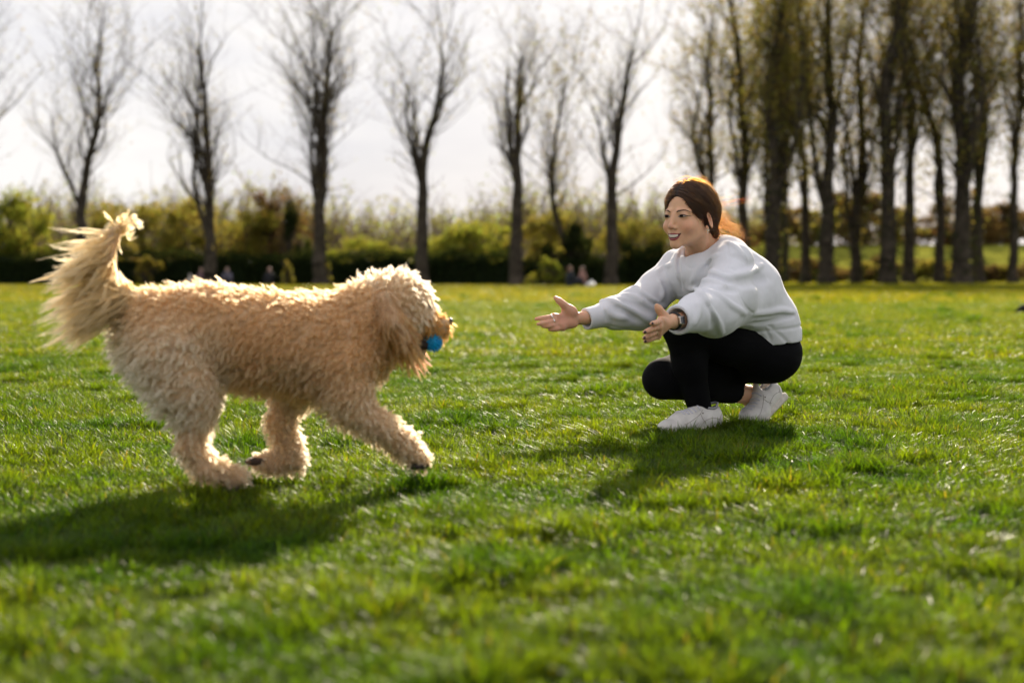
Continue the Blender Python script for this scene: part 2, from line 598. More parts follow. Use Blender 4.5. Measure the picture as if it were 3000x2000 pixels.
    def lay_grid(y0, y1, step, choose, s0, s1, margin):
        y = y0
        while y < y1:
            hw = 0.37 * y + margin
            xs = np.arange(-hw, hw, step)
            xs = xs + rng.uniform(-0.22, 0.22, len(xs)) * step
            ys = y + rng.uniform(-0.22, 0.22, len(xs)) * step
            for a, b_ in zip(xs, ys):
                pts.append((a, b_)); idx.append(choose(a, b_)); rot.append(rng.random() * 6.2832); scl.append(rng.uniform(s0, s1))
            y += step

    lay_grid(1.25, 9.0, 0.235, lambda a, b: rng.integers(0, 5), 0.8, 1.15, 0.8)
    lay_grid(9.0, 26.0, 0.53, lambda a, b: rng.integers(8, 10), 0.8, 1.1, 1.5)
    lay_grid(26.0, 118.0, 1.95, lambda a, b: rng.integers(10, 12), 0.8, 1.1, 4.0)
    # tussocks gather in patches
    def tussocks(n, y0, dy, pw, freq, marg, lim, s0, s1, seed):
        y = y0 + dy * rng.random(n) ** pw; x = rng.uniform(-1, 1, n) * (0.37 * y + marg)
        v = fbm(np.stack([x * freq, y * freq, 0 * x + 3.0], -1), seed, 3)
        for a, b_, c in zip(x[v > lim], y[v > lim], v[v > lim]):
            pts.append((a, b_)); idx.append(rng.integers(5, 8)); rot.append(rng.random() * 6.2832); scl.append(rng.uniform(s0, s1) * (0.8 + 0.9 * c))
    tussocks(5200, 1.3, 9.5, 0.8, 4.6, 0.7, 0.13, 0.55, 1.0, 70)
    tussocks(2600, 9.0, 28.0, 1.0, 1.1, 1.0, 0.16, 0.9, 1.6, 71)
    pts = np.array(pts); z = ground_h(pts[:, 0], pts[:, 1])
    me = bpy.data.meshes.new("grass")
    me.vertices.add(len(pts)); me.vertices.foreach_set("co", np.column_stack([pts, z]).astype(np.float32).ravel())
    for nm, ty, arr in (("tuft", "INT", np.array(idx, np.int32)), ("turn", "FLOAT", np.array(rot, np.float32)), ("size", "FLOAT", np.array(scl, np.float32))):
        a = me.attributes.new(nm, ty, "POINT"); a.data.foreach_set("value", arr)
    me.materials.append(gm)
    grass = bpy.data.objects.new("grass", me); link(grass)
    tag(grass, "short green park grass with darker tussocks", "grass", kind="stuff")
    ng = bpy.data.node_groups.new("scatter_grass", "GeometryNodeTree")
    ng.interface.new_socket("Geometry", in_out="INPUT", socket_type="NodeSocketGeometry")
    ng.interface.new_socket("Geometry", in_out="OUTPUT", socket_type="NodeSocketGeometry")
    nn = ng.nodes; kk = ng.links
    gi = nn.new("NodeGroupInput"); go = nn.new("NodeGroupOutput")
    ci_ = nn.new("GeometryNodeCollectionInfo"); ci_.inputs["Collection"].default_value = tufts
    ci_.inputs["Separate Children"].default_value = True; ci_.inputs["Reset Children"].default_value = True
    iop = nn.new("GeometryNodeInstanceOnPoints"); iop.inputs["Pick Instance"].default_value = True
    def named(nm, ty):
        q = nn.new("GeometryNodeInputNamedAttribute"); q.data_type = ty; q.inputs["Name"].default_value = nm
        return q.outputs["Attribute"]
    cx = nn.new("ShaderNodeCombineXYZ"); kk.new(named("turn", "FLOAT"), cx.inputs["Z"])
    kk.new(gi.outputs[0], iop.inputs["Points"]); kk.new(ci_.outputs[0], iop.inputs["Instance"])
    kk.new(named("tuft", "INT"), iop.inputs["Instance Index"])
    kk.new(cx.outputs[0], iop.inputs["Rotation"]); kk.new(named("size", "FLOAT"), iop.inputs["Scale"])
    kk.new(iop.outputs[0], go.inputs[0])
    md = grass.modifiers.new("scatter", "NODES"); md.node_group = ng
# ================================================================== trees
bark = mat_simple("dark damp bark", (0.060, 0.048, 0.036), rough=0.95, spec=0.15, noise=(3.0, 0.45), bump=(14, 0.8, 0.05))
bark_far = mat_simple("grey brown twig bark", (0.17, 0.125, 0.085), rough=0.95, spec=0.1, noise=(2.0, 0.35))


def leaf_mat(name, color, tcol, amt=0.45):
    m, N, K, out = new_mat(name)
    d = N.new("ShaderNodeBsdfDiffuse"); t = N.new("ShaderNodeBsdfTranslucent")
    at = N.new("ShaderNodeAttribute"); at.attribute_name = "tint"
    for node, c in ((d, color), (t, tcol)):
        mm = N.new("ShaderNodeMix"); mm.data_type = "RGBA"; mm.blend_type = "MULTIPLY"; mm.inputs[0].default_value = 1.0
        mm.inputs[7].default_value = (*c, 1); K.new(at.outputs["Color"], mm.inputs[6]); K.new(mm.outputs[2], node.inputs["Color"])
    mx = N.new("ShaderNodeMixShader"); mx.inputs[0].default_value = amt
    K.new(d.outputs[0], mx.inputs[1]); K.new(t.outputs[0], mx.inputs[2]); K.new(mx.outputs[0], out.inputs["Surface"])
    return m


leaf_spring = leaf_mat("young spring leaves", (0.15, 0.13, 0.028), (0.36, 0.28, 0.045))
leaf_green = leaf_mat("fresh green leaves", (0.13, 0.15, 0.024), (0.42, 0.42, 0.05))
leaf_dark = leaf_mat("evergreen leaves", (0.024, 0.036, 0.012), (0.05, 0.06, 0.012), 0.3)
leaf_ivy = leaf_mat("ivy and catkins", (0.14, 0.13, 0.032), (0.45, 0.37, 0.065), 0.5)
leaf_brown = leaf_mat("rusty undergrowth", (0.12, 0.085, 0.035), (0.24, 0.15, 0.045), 0.4)
leaf_gold = leaf_mat("golden new leaves", (0.16, 0.145, 0.030), (0.42, 0.36, 0.055))


def leaf_cards(C, size, r, aspect=1.0):
    """small leaf shaped quads at points C with random facing; returns verts, faces, tint"""
    n = len(C)
    a = r.standard_normal((n, 3)); a /= np.linalg.norm(a, axis=1, keepdims=True)
    b = np.cross(a, r.standard_normal((n, 3))); b /= np.linalg.norm(b, axis=1, keepdims=True)
    s = size * r.uniform(0.6, 1.4, (n, 1))
    c = np.cross(a, b)
    V = np.stack([C - a * s, C + b * s * 0.5 * aspect + c * s * 0.12, C + a * s, C - b * s * 0.5 * aspect + c * s * 0.12], 1)
    F = np.arange(n * 4).reshape(-1, 4)
    tint = np.repeat(r.uniform(0.6, 1.35, (n, 1)) * (1 + 0.10 * r.standard_normal((n, 3))), 4, 0)
    return V.reshape(-1, 3), F, tint


def seg_mesh(segs, sides):
    """independent tapered tubes; segs (n,8): p0 p1 r0 r1"""
    S = np.asarray(segs, float); n = len(S)
    p0, p1, r0, r1 = S[:, 0:3], S[:, 3:6], S[:, 6:7], S[:, 7:8]
    T = p1 - p0; T /= np.linalg.norm(T, axis=1, keepdims=True) + 1e-9
    A = np.cross(T, [0.3, 0.9, 0.31]); A /= np.linalg.norm(A, axis=1, keepdims=True) + 1e-9
    B = np.cross(T, A)
    th = np.linspace(0, 2 * np.pi, sides, endpoint=False)
    ring = np.cos(th)[None, :, None] * A[:, None] + np.sin(th)[None, :, None] * B[:, None]
    V = np.concatenate([p0[:, None] + ring * r0[:, None], p1[:, None] + ring * r1[:, None]], 1)
    j = np.arange(sides); k = (j + 1) % sides
    f = np.stack([j, k, k + sides, j + sides], -1)
    F = (np.arange(n)[:, None, None] * (2 * sides) + f[None]).reshape(-1, 4)
    return V.reshape(-1, 3), F


def grow_tree(r, height, trunk_r, fork_h, leaders, spread, twig_n, twig_len, lean=(0, 0), knobs=0.0):
    """returns (big segments, twig segments, twig tip points)"""
    big, twg, tips = [], [], []

    def branch(p, d, length, rad, level, upright):
        n = max(3, int(length / (0.55 if level < 2 else 0.30)))
        step = length / n
        for i in range(n):
            d = d + np.array([r.gauss(0, .19), r.gauss(0, .19), r.gauss(0, .07)]) * (0.48 if level == 0 else 1.25)
            d[2] += upright * 0.10
            d = d / np.sqrt(d @ d)
            q = p + d * step
            f0, f1 = 1 - i / n * 0.72, 1 - (i + 1) / n * 0.72
            (big if level <= 1 else twg).append((*p, *q, rad * f0, rad * f1))
            t = (i + 1) / n
            if level <= 1 and t > 0.10:
                m = twig_n if level == 1 else 1.3 * twig_n
                for _ in range(int(m) + (r.random() < m % 1)):
                    az = r.random() * 6.283; el = r.uniform(0.15, 0.95)
                    e = np.array([math.cos(az) * math.cos(el), math.sin(az) * math.cos(el), math.sin(el)])
                    e = e * 0.8 + d * 0.5; e /= np.sqrt(e @ e)
                    L_ = twig_len * r.uniform(0.35, 1.1) * (0.75 + 0.5 * t)
                    if level == 0 and r.random() < 0.42:
                        branch(q, e * 0.75 + np.array([0, 0, .3]), L_ * 2.3, rad * f1 * 0.40, 1, 0.8)
                    else:
                        branch(q, e, L_, max(0.011, rad * f1 * 0.22), 2, 0.35)
            elif level == 2:
                tips.append(q)
                if r.random() < 0.75:
                    az = r.random() * 6.283
                    e = d * 0.8 + np.array([math.cos(az), math.sin(az), 0.25]) * 0.6; e /= np.sqrt(e @ e)
                    L_ = length * r.uniform(0.25, 0.55)
                    q2 = q + e * L_ * 0.5; q3 = q2 + (e + np.array([r.gauss(0, .25), r.gauss(0, .25), .15])) * L_ * 0.5
                    twg.append((*q, *q2, rad * .5, rad * .35)); twg.append((*q2, *q3, rad * .35, rad * .2)); tips.append(q3)
            p = q
    base = np.array([0.0, 0, -0.25]); d = np.array([lean[0], lean[1], 1.0]); d /= np.sqrt(d @ d)
    n = 7; p = base
    for i in range(n):
        q = base + d * ((fork_h + 0.25) * (i + 1) / n) + np.array([r.gauss(0, .04), r.gauss(0, .04), 0])
        fl = 1.45 if i == 0 else 1.0
        big.append((*p, *q, trunk_r * fl * (1 - .30 * i / n), trunk_r * (1 - .30 * (i + 1) / n)))
        if i > 2:
            for _ in range(2):
                az = r.random() * 6.283
                e = np.array([math.cos(az), math.sin(az), 0.5])
                branch(q, e / np.sqrt(e @ e), twig_len * r.uniform(.4, .9), trunk_r * .08, 2, 0.4)
        p = q
    for k in range(leaders):
        az = k * 6.283 / leaders + r.uniform(-.4, .4)
        s = spread * (0.15 if k == 0 else r.uniform(.6, 1.1))
        dd = np.array([math.cos(az) * s + lean[0], math.sin(az) * s + lean[1], 1.0]); dd /= np.sqrt(dd @ dd)
        branch(p - d * (0 if k == 0 else r.uniform(-.1, fork_h * .45)), dd, (height - fork_h) * (1.0 if k == 0 else r.uniform(.6, .92)), trunk_r * (.68 if k == 0 else r.uniform(.30, .44)), 0, 1.5)
    return big, twg, np.array(tips)


def plant_tree(name, loc, label, group, seed, height, trunk_r, fork_h, leaders, spread, twig_n, twig_len, lean=(0, 0), leaves=None, leaf_n=0, leaf_size=.09, category="tree", ivy=0, mat=None):
    r = random.Random(seed); rr = np.random.default_rng(seed)
    big, twg, tips = grow_tree(r, height, trunk_r, fork_h, leaders, spread, twig_n, twig_len, lean)
    top = max(s[5] for s in big)
    e = empty(name, loc); tag(e, label, category, group)
    off = np.asarray(loc, float)
    V, F = seg_mesh(big, 6)
    mesh_obj("trunk", V + off, F, mat or bark, e)
    V, F = seg_mesh(twg, 3)
    cr = mesh_obj("crown", V + off, F, mat or bark, e)
    if leaf_n:
        c = tips[rr.integers(0, len(tips), leaf_n)] + rr.normal(0, leaf_size * 1.6, (leaf_n, 3))
        v, f, tn = leaf_cards(c, leaf_size, rr)
        o = mesh_obj("leaves", v + off, f, leaves, e, smooth=False); set_color_attr(o, "tint", tn)
    if ivy:
        z = rr.random(ivy) ** 1.2 * fork_h * 1.9
        az = rr.random(ivy) * 6.283
        rad_ = trunk_r * (1.05 + .5 * rr.random(ivy)) * (1 + .6 * np.maximum(0, z / fork_h - .8))
        c = np.stack([np.cos(az) * rad_ + lean[0] * z, np.sin(az) * rad_ + lean[1] * z, z], -1)
        v, f, tn = leaf_cards(c, .09, rr)
        o = mesh_obj("ivy", v + off, f, leaf_dark, e, smooth=False); set_color_attr(o, "tint", tn)
    return e


def XY(px, Yd):
    Yd = Yd * (0.93 if Yd > 60 else 1.0)
    return np.array([(px - 1500) / F_PX * Yd, Yd, float(ground_h(np.array([(px - 1500) / F_PX * Yd]), np.array([Yd]))[0])])


if True:      # trees
    # --- the open row of bare limes behind the dog
    avenue = "row of bare trees across the field"
    for k, (px, Yd, hgt, fork, lead, tr_, lab) in enumerate([
        (-95, 77, 11.4, 3.4, 3, .30, "bare tree half cut off by the picture edge beyond the leafy bush"),
        (243, 76, 12.2, 4.0, 3, .36, "bare tree standing behind the dog's raised tail"),
        (617, 75, 11.8, 2.6, 4, .40, "bare tree with two spread main limbs behind the dog's back"),
        (938, 74, 12.4, 4.2, 4, .40, "tall bare tree with dense upright limbs behind the dog's shoulders"),
        (1236, 75, 11.2, 4.6, 3, .38, "bare tree rising straight above the dog's head"),
        (1514, 74, 11.4, 4.4, 3, .38, "bare tree beside the leaning olive tree"),
        (1792, 75, 11.6, 5.4, 3, .34, "slender bare tree nearest the person's head, dark leafy tuft at its top"),
    ]):
        plant_tree("bare_tree", XY(px, Yd), lab, avenue, 11 + k, hgt, tr_, fork, lead, (.26, .28, .34, .28, .28, .26, .28)[k], (1.8, 1.9, 1.7, 2.1, 1.7, 1.9, 1.6)[k], (1.6, 2.1, 1.8, 1.9, 2.0, 1.7, 1.9)[k], leaves=leaf_ivy, leaf_n=900, leaf_size=.06)
    plant_tree("leaning_tree", XY(1716, 79), "tree leaning over behind the bare row, olive brown twigs", None, 31, 10.5, .24, 3.2, 3, .5, 1.9, 1.7, lean=(-.42, 0), leaves=leaf_spring, leaf_n=1400, leaf_size=.08)
    # --- the dense group on the right
    grp = "tall trees in the dense stand behind the person"
    for k, (px, Yd, hgt, fork, lead, tr_, lf, lab) in enumerate([
        (2072, 104, 17.5, 5.0, 4, .34, 1700, "first tall tree of the stand, directly behind the person's hair"),
        (2175, 98, 18.5, 5.0, 4, .40, 2200, "tall leafy tree of the stand just past the person's hair"),
        (2262, 84, 17.5, 4.5, 4, .46, 3200, "thick ivy clad tree rising behind the person's shoulder"),
        (2300, 96, 18.0, 6.0, 3, .22, 1500, "thin tree right beside the thick ivy clad one"),
        (2357, 88, 17.5, 6.0, 3, .26, 1600, "slim straight tree, second trunk clear of the person's back"),
        (2420, 85, 18.5, 5.5, 4, .42, 2000, "stout tree with forked limbs in the stand"),
        (2505, 87, 18.0, 2.6, 4, .34, 1700, "tree forking low into a vee of slim stems"),
        (2600, 84, 19.0, 5.0, 4, .46, 2100, "stout dark trunk in the middle of the stand"),
        (2660, 88, 18.0, 6.5, 3, .32, 1700, "straight tree next to the stout middle trunk"),
        (2752, 88, 18.5, 6.0, 3, .28, 1700, "slim tree before the widest trunk of the stand"),
        (2815, 83, 19.5, 5.0, 4, .52, 2200, "widest trunk of the stand with spreading foot"),
        (2862, 88, 18.0, 5.5, 3, .34, 1700, "tree close beside the widest trunk"),
        (2966, 85, 18.5, 6.5, 3, .24, 1700, "last slender tree of the stand by the picture edge"),
        (3050, 86, 19.0, 5.0, 4, .34, 2000, "tree whose branches reach in from the picture edge"),
    ]):
        plant_tree("stand_tree", XY(px, Yd), lab, grp, 51 + k, hgt, tr_ * 1.1, fork, lead, .26, 1.7, 1.9, leaves=leaf_ivy if k % 3 else leaf_spring, leaf_n=int(lf * 2.6), leaf_size=.10, ivy=700 if tr_ > .4 else 250)

    # --- bushes
    def bush(name, px, Yd, w, h, mat, n, lab, seed, size=.10, group=None, lobes=7, depth=None, z0=0.0, category="bush", stems=5):
        rr = np.random.default_rng(seed); loc = XY(px, Yd); h = h * 1.38; w = w * 1.12; n = int(n * 1.3)
        loc[2] += z0
        e = empty(name, loc); tag(e, lab, category, group)
        depth = depth or w * .7
        lobes = lobes * 3
        cs = np.stack([rr.normal(0, .24, lobes) * w, rr.normal(0, .22, lobes) * depth, rr.uniform(.12, .80, lobes) * h], -1)
        cs[:, 2] *= 1 - .35 * np.minimum(1, (2 * cs[:, 0] / w) ** 2)
        sc_ = rr.uniform(.5, 1.25, (lobes, 1))
        rs = np.array([[.17 * w, .17 * depth, .13 * h]]) * sc_
        cs[0] = (0, 0, h * .66)
        wgt = rs.prod(1) ** .55; wgt /= wgt.sum()
        li = rr.choice(lobes, n, p=wgt)
        d = rr.standard_normal((n, 3)); d /= np.linalg.norm(d, axis=1, keepdims=True)
        rad = rr.random(n) ** .45 * np.where(rr.random(n) < .12, rr.uniform(1.0, 1.7, n), 1.0)
        C = cs[li] + d * rs[li] * rad[:, None] * (1 + .5 * fbm(d * 3 + li[:, None] * 3.1, seed, 2))[:, None]
        C[:, 2] = np.maximum(C[:, 2], 0.03)
        v, f, tn = leaf_cards(C, size, rr)
        o = mesh_obj("foliage", v + loc, f, mat, e, smooth=False); set_color_attr(o, "tint", tn)
        segs = []
        for k in range(lobes):
            for _ in range(5):
                q = cs[k] + rr.normal(0, 1, 3) * rs[k] * 1.25; q[2] = max(q[2], .1)
                m = cs[k] * .6 + np.array([0, 0, .2 * h]) * .4
                segs.append((*m, *q, .022, .008))
        for _ in range(stems * 2):
            k = rr.integers(0, lobes); p = np.array([rr.uniform(-.08, .08) * w, rr.uniform(-.08, .08) * depth, -.1]); q = cs[k]
            m = (p + q) / 2 + rr.normal(0, .06 * h, 3)
            segs += [(*p, *m, .05, .035), (*m, *q, .035, .012)]
        V, F = seg_mesh(segs, 5)
        mesh_obj("stem", V + loc, F, bark, e)
        return e
    bush("leafy_bush", 62, 81, 4.6, 4.1, leaf_green, 7000, "rounded green bush at the left picture edge", 201, .11, lobes=11)
    bush("leafy_bush", 300, 86, 3.4, 4.4, leaf_ivy, 4500, "dull olive bush behind the dog's tail", 202, .10)
    bush("leafy_bush", 455, 83, 3.6, 4.0, leaf_gold, 4200, "yellow green bush just past the dog's tail tip", 203, .10)
    bush("leafy_bush", 560, 86, 4.2, 4.4, leaf_ivy, 4000, "olive bush behind the tree with two spread limbs", 204, .10)
    bush("leafy_bush", 715, 83, 4.0, 3.4, leaf_gold, 4500, "yellow green bush over the middle of the dog's back", 205, .10)
    bush("leafy_bush", 800, 84, 3.6, 4.4, leaf_brown, 3600, "rust tinted bush above the dog's shoulders", 206, .10)
    bush("leafy_bush", 858, 81, 1.2, 3.6, leaf_dark, 2200, "narrow dark evergreen bush beside a bare trunk", 207, .09, lobes=5)
    bush("leafy_bush", 1085, 84, 4.4, 2.2, leaf_green, 3600, "low light green bush behind the dog's head", 208, .09)
    bush("leafy_bush", 1400, 82, 4.2, 3.0, leaf_green, 5000, "broad green bush left of the tree by the leaning trunk", 209, .10, lobes=9)
    bush("leafy_bush", 1580, 83, 3.4, 3.4, leaf_gold, 4200, "golden bush between the bare tree and the leaning trunk", 210, .10)
    bush("leafy_bush", 1680, 79, 2.2, 2.7, leaf_dark, 3200, "dark evergreen bush at the foot of the leaning tree", 211, .09)
    bush("leafy_bush", 1860, 84, 4.0, 3.2, leaf_gold, 3800, "golden bush over the far sleeve of the person", 212, .10)
    bush("leafy_bush", 432, 76, 1.0, 1.35, leaf_spring, 1200, "pale low shrub at the hedge foot near the dog's tail", 213, .07, lobes=5)
    bush("yellow_shrub", 842, 75, .7, 1.05, leaf_gold, 420, "small yellow flowering shrub in front of the dark hedge", 214, .06, lobes=5)
    bush("yellow_shrub", 962, 75, .5, 1.0, leaf_gold, 360, "small yellow shrub at the foot of the tall bare tree", 215, .06, lobes=4)
    bush("leafy_bush", 1605, 74, 1.5, 1.1, leaf_green, 1500, "low green shrub at the hedge foot left of the seated person", 216, .07, lobes=5)
    rb = np.random.default_rng(5)
    for k in range(11):
        px = 2290 + k * 74 + rb.uniform(-15, 15)
        bush("undergrowth_bush", px, 103 + rb.uniform(-2, 2), 3.2, rb.uniform(1.0, 1.7), leaf_brown if k % 3 else leaf_gold, 2000,
             "rusty undergrowth bush at the foot of the grass bank", 230 + k, .10, group="undergrowth bushes along the bank")
    for k in range(10):
        px = 2300 + k * 82 + rb.uniform(-20, 20)
        bush("bank_top_bush", px, 131 + rb.uniform(-4, 4), 5.5, rb.uniform(2.4, 4.2), (leaf_brown, leaf_ivy, leaf_brown)[k % 3], 2200,
             "dull brown green bush along the top of the grass bank", 250 + k, .16, group="bushes along the top of the bank", z0=2.9)

    # --- hedges
    def hedge(px0, px1, Yd, h, depth, n, lab, seed):
        rr = np.random.default_rng(seed)
        a, b = XY(px0, Yd), XY(px1, Yd); Lh_ = b[0] - a[0]; mid = (a + b) / 2
        e = empty("hedge", mid); tag(e, lab, "hedge")
        nx = max(8, int(Lh_ / .5)); xs = np.linspace(-Lh_ / 2, Lh_ / 2, nx)
        zs = np.linspace(0, 1, 5)
        G, Fq = [], []
        for j, x in enumerate(xs):
            hh = h * (.93 + .09 * rr.standard_normal()); dd = depth * (1 + .06 * rr.standard_normal())
            G += [(x, -dd / 2, 0), (x, -dd / 2 * .95, hh * .6), (x, -dd / 2 * .75, hh * .95), (x, dd / 2 * .75, hh * .95), (x, dd / 2, 0)]
        for j in range(nx - 1):
            for k in range(4): Fq.append((j * 5 + k, j * 5 + k + 1, j * 5 + 5 + k + 1, j * 5 + 5 + k))
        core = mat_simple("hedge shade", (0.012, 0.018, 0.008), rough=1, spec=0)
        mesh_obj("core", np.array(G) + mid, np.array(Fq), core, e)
        C = np.stack([rr.uniform(-Lh_ / 2, Lh_ / 2, n), np.where(rr.random(n) < .6, -depth / 2, rr.uniform(-depth / 2, depth / 2, n)) + rr.normal(0, .05, n), np.zeros(n)], -1)
        front = np.abs(C[:, 1] + depth / 2) < .2
        C[:, 2] = np.where(front, rr.random(n) * h, h * (.95 + .13 * np.abs(rr.standard_normal(n)))) * (1 + .22 * fbm(np.stack([C[:, 0] * .8, 0 * C[:, 0], 0 * C[:, 0]], -1), seed, 3))
        v, f, tn = leaf_cards(C, .075, rr)
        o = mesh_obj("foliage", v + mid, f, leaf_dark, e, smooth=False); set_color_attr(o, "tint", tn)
    hedge(-260, 1500, 78.5, 1.45, 1.2, 26000, "long dark clipped hedge across the far side of the field", 301)
    hedge(1500, 1830, 78.5, 1.15, 1.1, 6000, "lower dark hedge behind the seated person", 302)
    hedge(1822, 1940, 80, 1.75, 1.3, 4000, "dark square clipped hedge end behind the person's far arm", 303)

    # --- wood in the distance, bare and brown: one mass
    rr = np.random.default_rng(77); segs = []
    for k in range(330):
        px = rr.uniform(-250, 2300); Yd = rr.uniform(108, 145)
        if 2050 < px: Yd += 25
        b0 = XY(px, Yd); h = rr.uniform(5.0, 8.2) * (0.8 if 900 < px < 1500 else 1.0)
        for s in range(8):
            a = b0 + np.array([rr.normal(0, .9), rr.normal(0, .9), h * rr.uniform(.05, .5)])
            d = np.array([rr.normal(0, .35), rr.normal(0, .35), 1.0]); d /= np.linalg.norm(d)
            q = a + d * h * rr.uniform(.3, .6)
            segs.append((*a, *q, .06, .03))
            for _ in range(7):
                t_ = rr.random(); a2 = a * (1 - t_) + q * t_
                d2 = d + rr.normal(0, .55, 3); d2 /= np.linalg.norm(d2)
                q2 = a2 + d2 * rr.uniform(.5, 1.5); segs.append((*a2, *q2, .03, .014))
                q3 = q2 + (d2 + rr.normal(0, .5, 3)) * .6; segs.append((*q2, *q3, .016, .008))
    V, F = seg_mesh(segs, 3)
    wood = mesh_obj("distant_wood", V, F, bark_far)
    tag(wood, "brown leafless wood beyond the hedge in the distance", "wood", kind="stuff")
    S = np.array(segs); tips = S[:, 3:6][rr.integers(0, len(S), 44000)] + rr.normal(0, .18, (44000, 3))
    v, f, tn = leaf_cards(tips, .13, rr)
    o = mesh_obj("foliage", v, f, leaf_green, wood, smooth=False); set_color_attr(o, "tint", tn); o["kind"] = "stuff"

# ================================================================== small far figures
if True:      # folk
    def sitter(px, Yd, coat, hairc, lab, seed, turn=0.0, skin=(0.5, 0.32, 0.24), legs=(0.02, 0.022, 0.03)):
        loc = XY(px, Yd); r = random.Random(seed)
        c, s = math.cos(turn), math.sin(turn)
        def q(x, y, z): return loc + np.array([c * x - s * y, s * x + c * y, z])
        e = empty("person", loc); tag(e, lab, "person", None)
        f = Field()
        f.chain([q(0, 0, .12), q(0, -.02, .40), q(0, 0, .56)], [.15, .15, .13], .06)
        f.cone(q(0, 0, .56), q(0, .02, .68), .06, .055, .03)
        f.ell(q(0, .02, .78), (.085, .10, .12), None, .03)
        for sd in (-1, 1):
            f.chain([q(sd * .17, 0, .56), q(sd * .25, .10, .34), q(sd * .10, .28, .30)], [.06, .05, .04], .03)
            f.chain([q(sd * .10, .05, .12), q(sd * .16, .42, .34), q(sd * .14, .62, .06), q(sd * .14, .72, .05)], [.09, .07, .05, .045], .04)
        v, fc = f.mesh(.022, margin=.05, project=1)
        mesh_obj("body", v, fc, mat_simple("skin far", skin, .6), e)
        g = Field()
        g.chain([q(0, 0, .10), q(0, -.02, .40), q(0, 0, .57)], [.175, .175, .15], .06)
        for sd in (-1, 1): g.chain([q(sd * .17, 0, .56), q(sd * .25, .10, .34), q(sd * .12, .26, .30)], [.075, .065, .05], .03)
        v, fc = g.mesh(.022, margin=.05, project=1); mesh_obj("jacket", v, fc, mat_simple("jacket far", coat, .85), e)
        g = Field()
        for sd in (-1, 1): g.chain([q(sd * .10, .05, .12), q(sd * .16, .42, .34), q(sd * .14, .60, .08)], [.10, .08, .06], .04)
        v, fc = g.mesh(.022, margin=.05, project=1); mesh_obj("trousers", v, fc, mat_simple("trousers far", legs, .85), e)
        g = Field(); g.ell(q(0, -.01, .82), (.095, .105, .10), None, .02); g.ell(q(0, -.07, .74), (.075, .05, .11), None, .03)
        v, fc = g.mesh(.02, margin=.05, project=1); mesh_obj("hair", v, fc, mat_simple("hair far", hairc, .6), e)
    sitter(1670, 66, (0.012, 0.016, 0.022), (0.14, 0.06, 0.03), "person in dark clothes sitting on the grass beyond the outstretched hand", 1, -1.2)
    sitter(1706, 70, (0.30, 0.16, 0.13), (0.10, 0.05, 0.03), "person in a dusky pink top sitting low beside a white bag", 2, 1.4)
    sitter(592, 77, (0.20, 0.12, 0.13), (0.05, 0.03, 0.02), "person in mauve sitting by the hedge over the dog's rump", 3, 2.6)
    sitter(667, 76, (0.14, 0.13, 0.17), (0.04, 0.025, 0.02), "person in grey sitting by the hedge above the middle of the dog's back", 4, 2.9)
    sitter(790, 76, (0.016, 0.016, 0.020), (0.30, 0.17, 0.13), "pale haired person in black sitting by the hedge", 5, 0.4)
    # white carrier bag and a dark bundle
    f = Field(); c = XY(1731, 66)
    f.chain([c + np.array([-.10, 0, .10]), c + np.array([.10, 0, .12])], [.11, .10], .04); f.cone(c + np.array([0, 0, .18]), c + np.array([.03, 0, .30]), .07, .025, .04)
    f.disp = lambda P: .02 * fbm(P * 14, 3, 2)
    v, fc = f.mesh(.02, margin=.05, project=1)
    o = mesh_obj("white_bag", v, fc, mat_simple("glossy white plastic", (.85, .84, .82), .25)); tag(o, "small gleaming white bag on the grass beside the seated people", "bag")
    f = Field(); c = XY(558, 77)
    f.chain([c + np.array([-.12, 0, .14]), c + np.array([.12, 0, .16])], [.14, .13], .04); f.cone(c + np.array([0, 0, .2]), c + np.array([.0, 0, .55]), .10, .05, .05)
    f.disp = lambda P: .02 * fbm(P * 12, 9, 2)
    v, fc = f.mesh(.025, margin=.05, project=1)
    o = mesh_obj("white_bag", v, fc, mat_simple("cream canvas", (.66, .60, .52), .7)); tag(o, "cream bag standing by the hedge over the dog's rump", "bag")
    f = Field(); c = XY(3002, 18.6)
    f.ell(c + np.array([0.02, 0, .06]), (.115, .10, .085), None, .03); f.ell(c + np.array([-.05, .02, .045]), (.06, .07, .045), None, .03); f.ell(c + np.array([.12, 0, .09]), (.10, .09, .09), None, .03)
    f.chain([c + np.array([-.04, -.03, .10]), c + np.array([.03, -.06, .17]), c + np.array([.10, -.03, .14])], [.012, .012, .012], .008)
    v, fc = f.mesh(.008, margin=.03, project=1)
    o = mesh_obj("dark_bag", v, fc, mat_simple("black nylon", (.008, .009, .011), .9, spec=.08, bump=(40, .3, .005))); tag(o, "small black bag lying on the grass at the right picture edge", "bag")
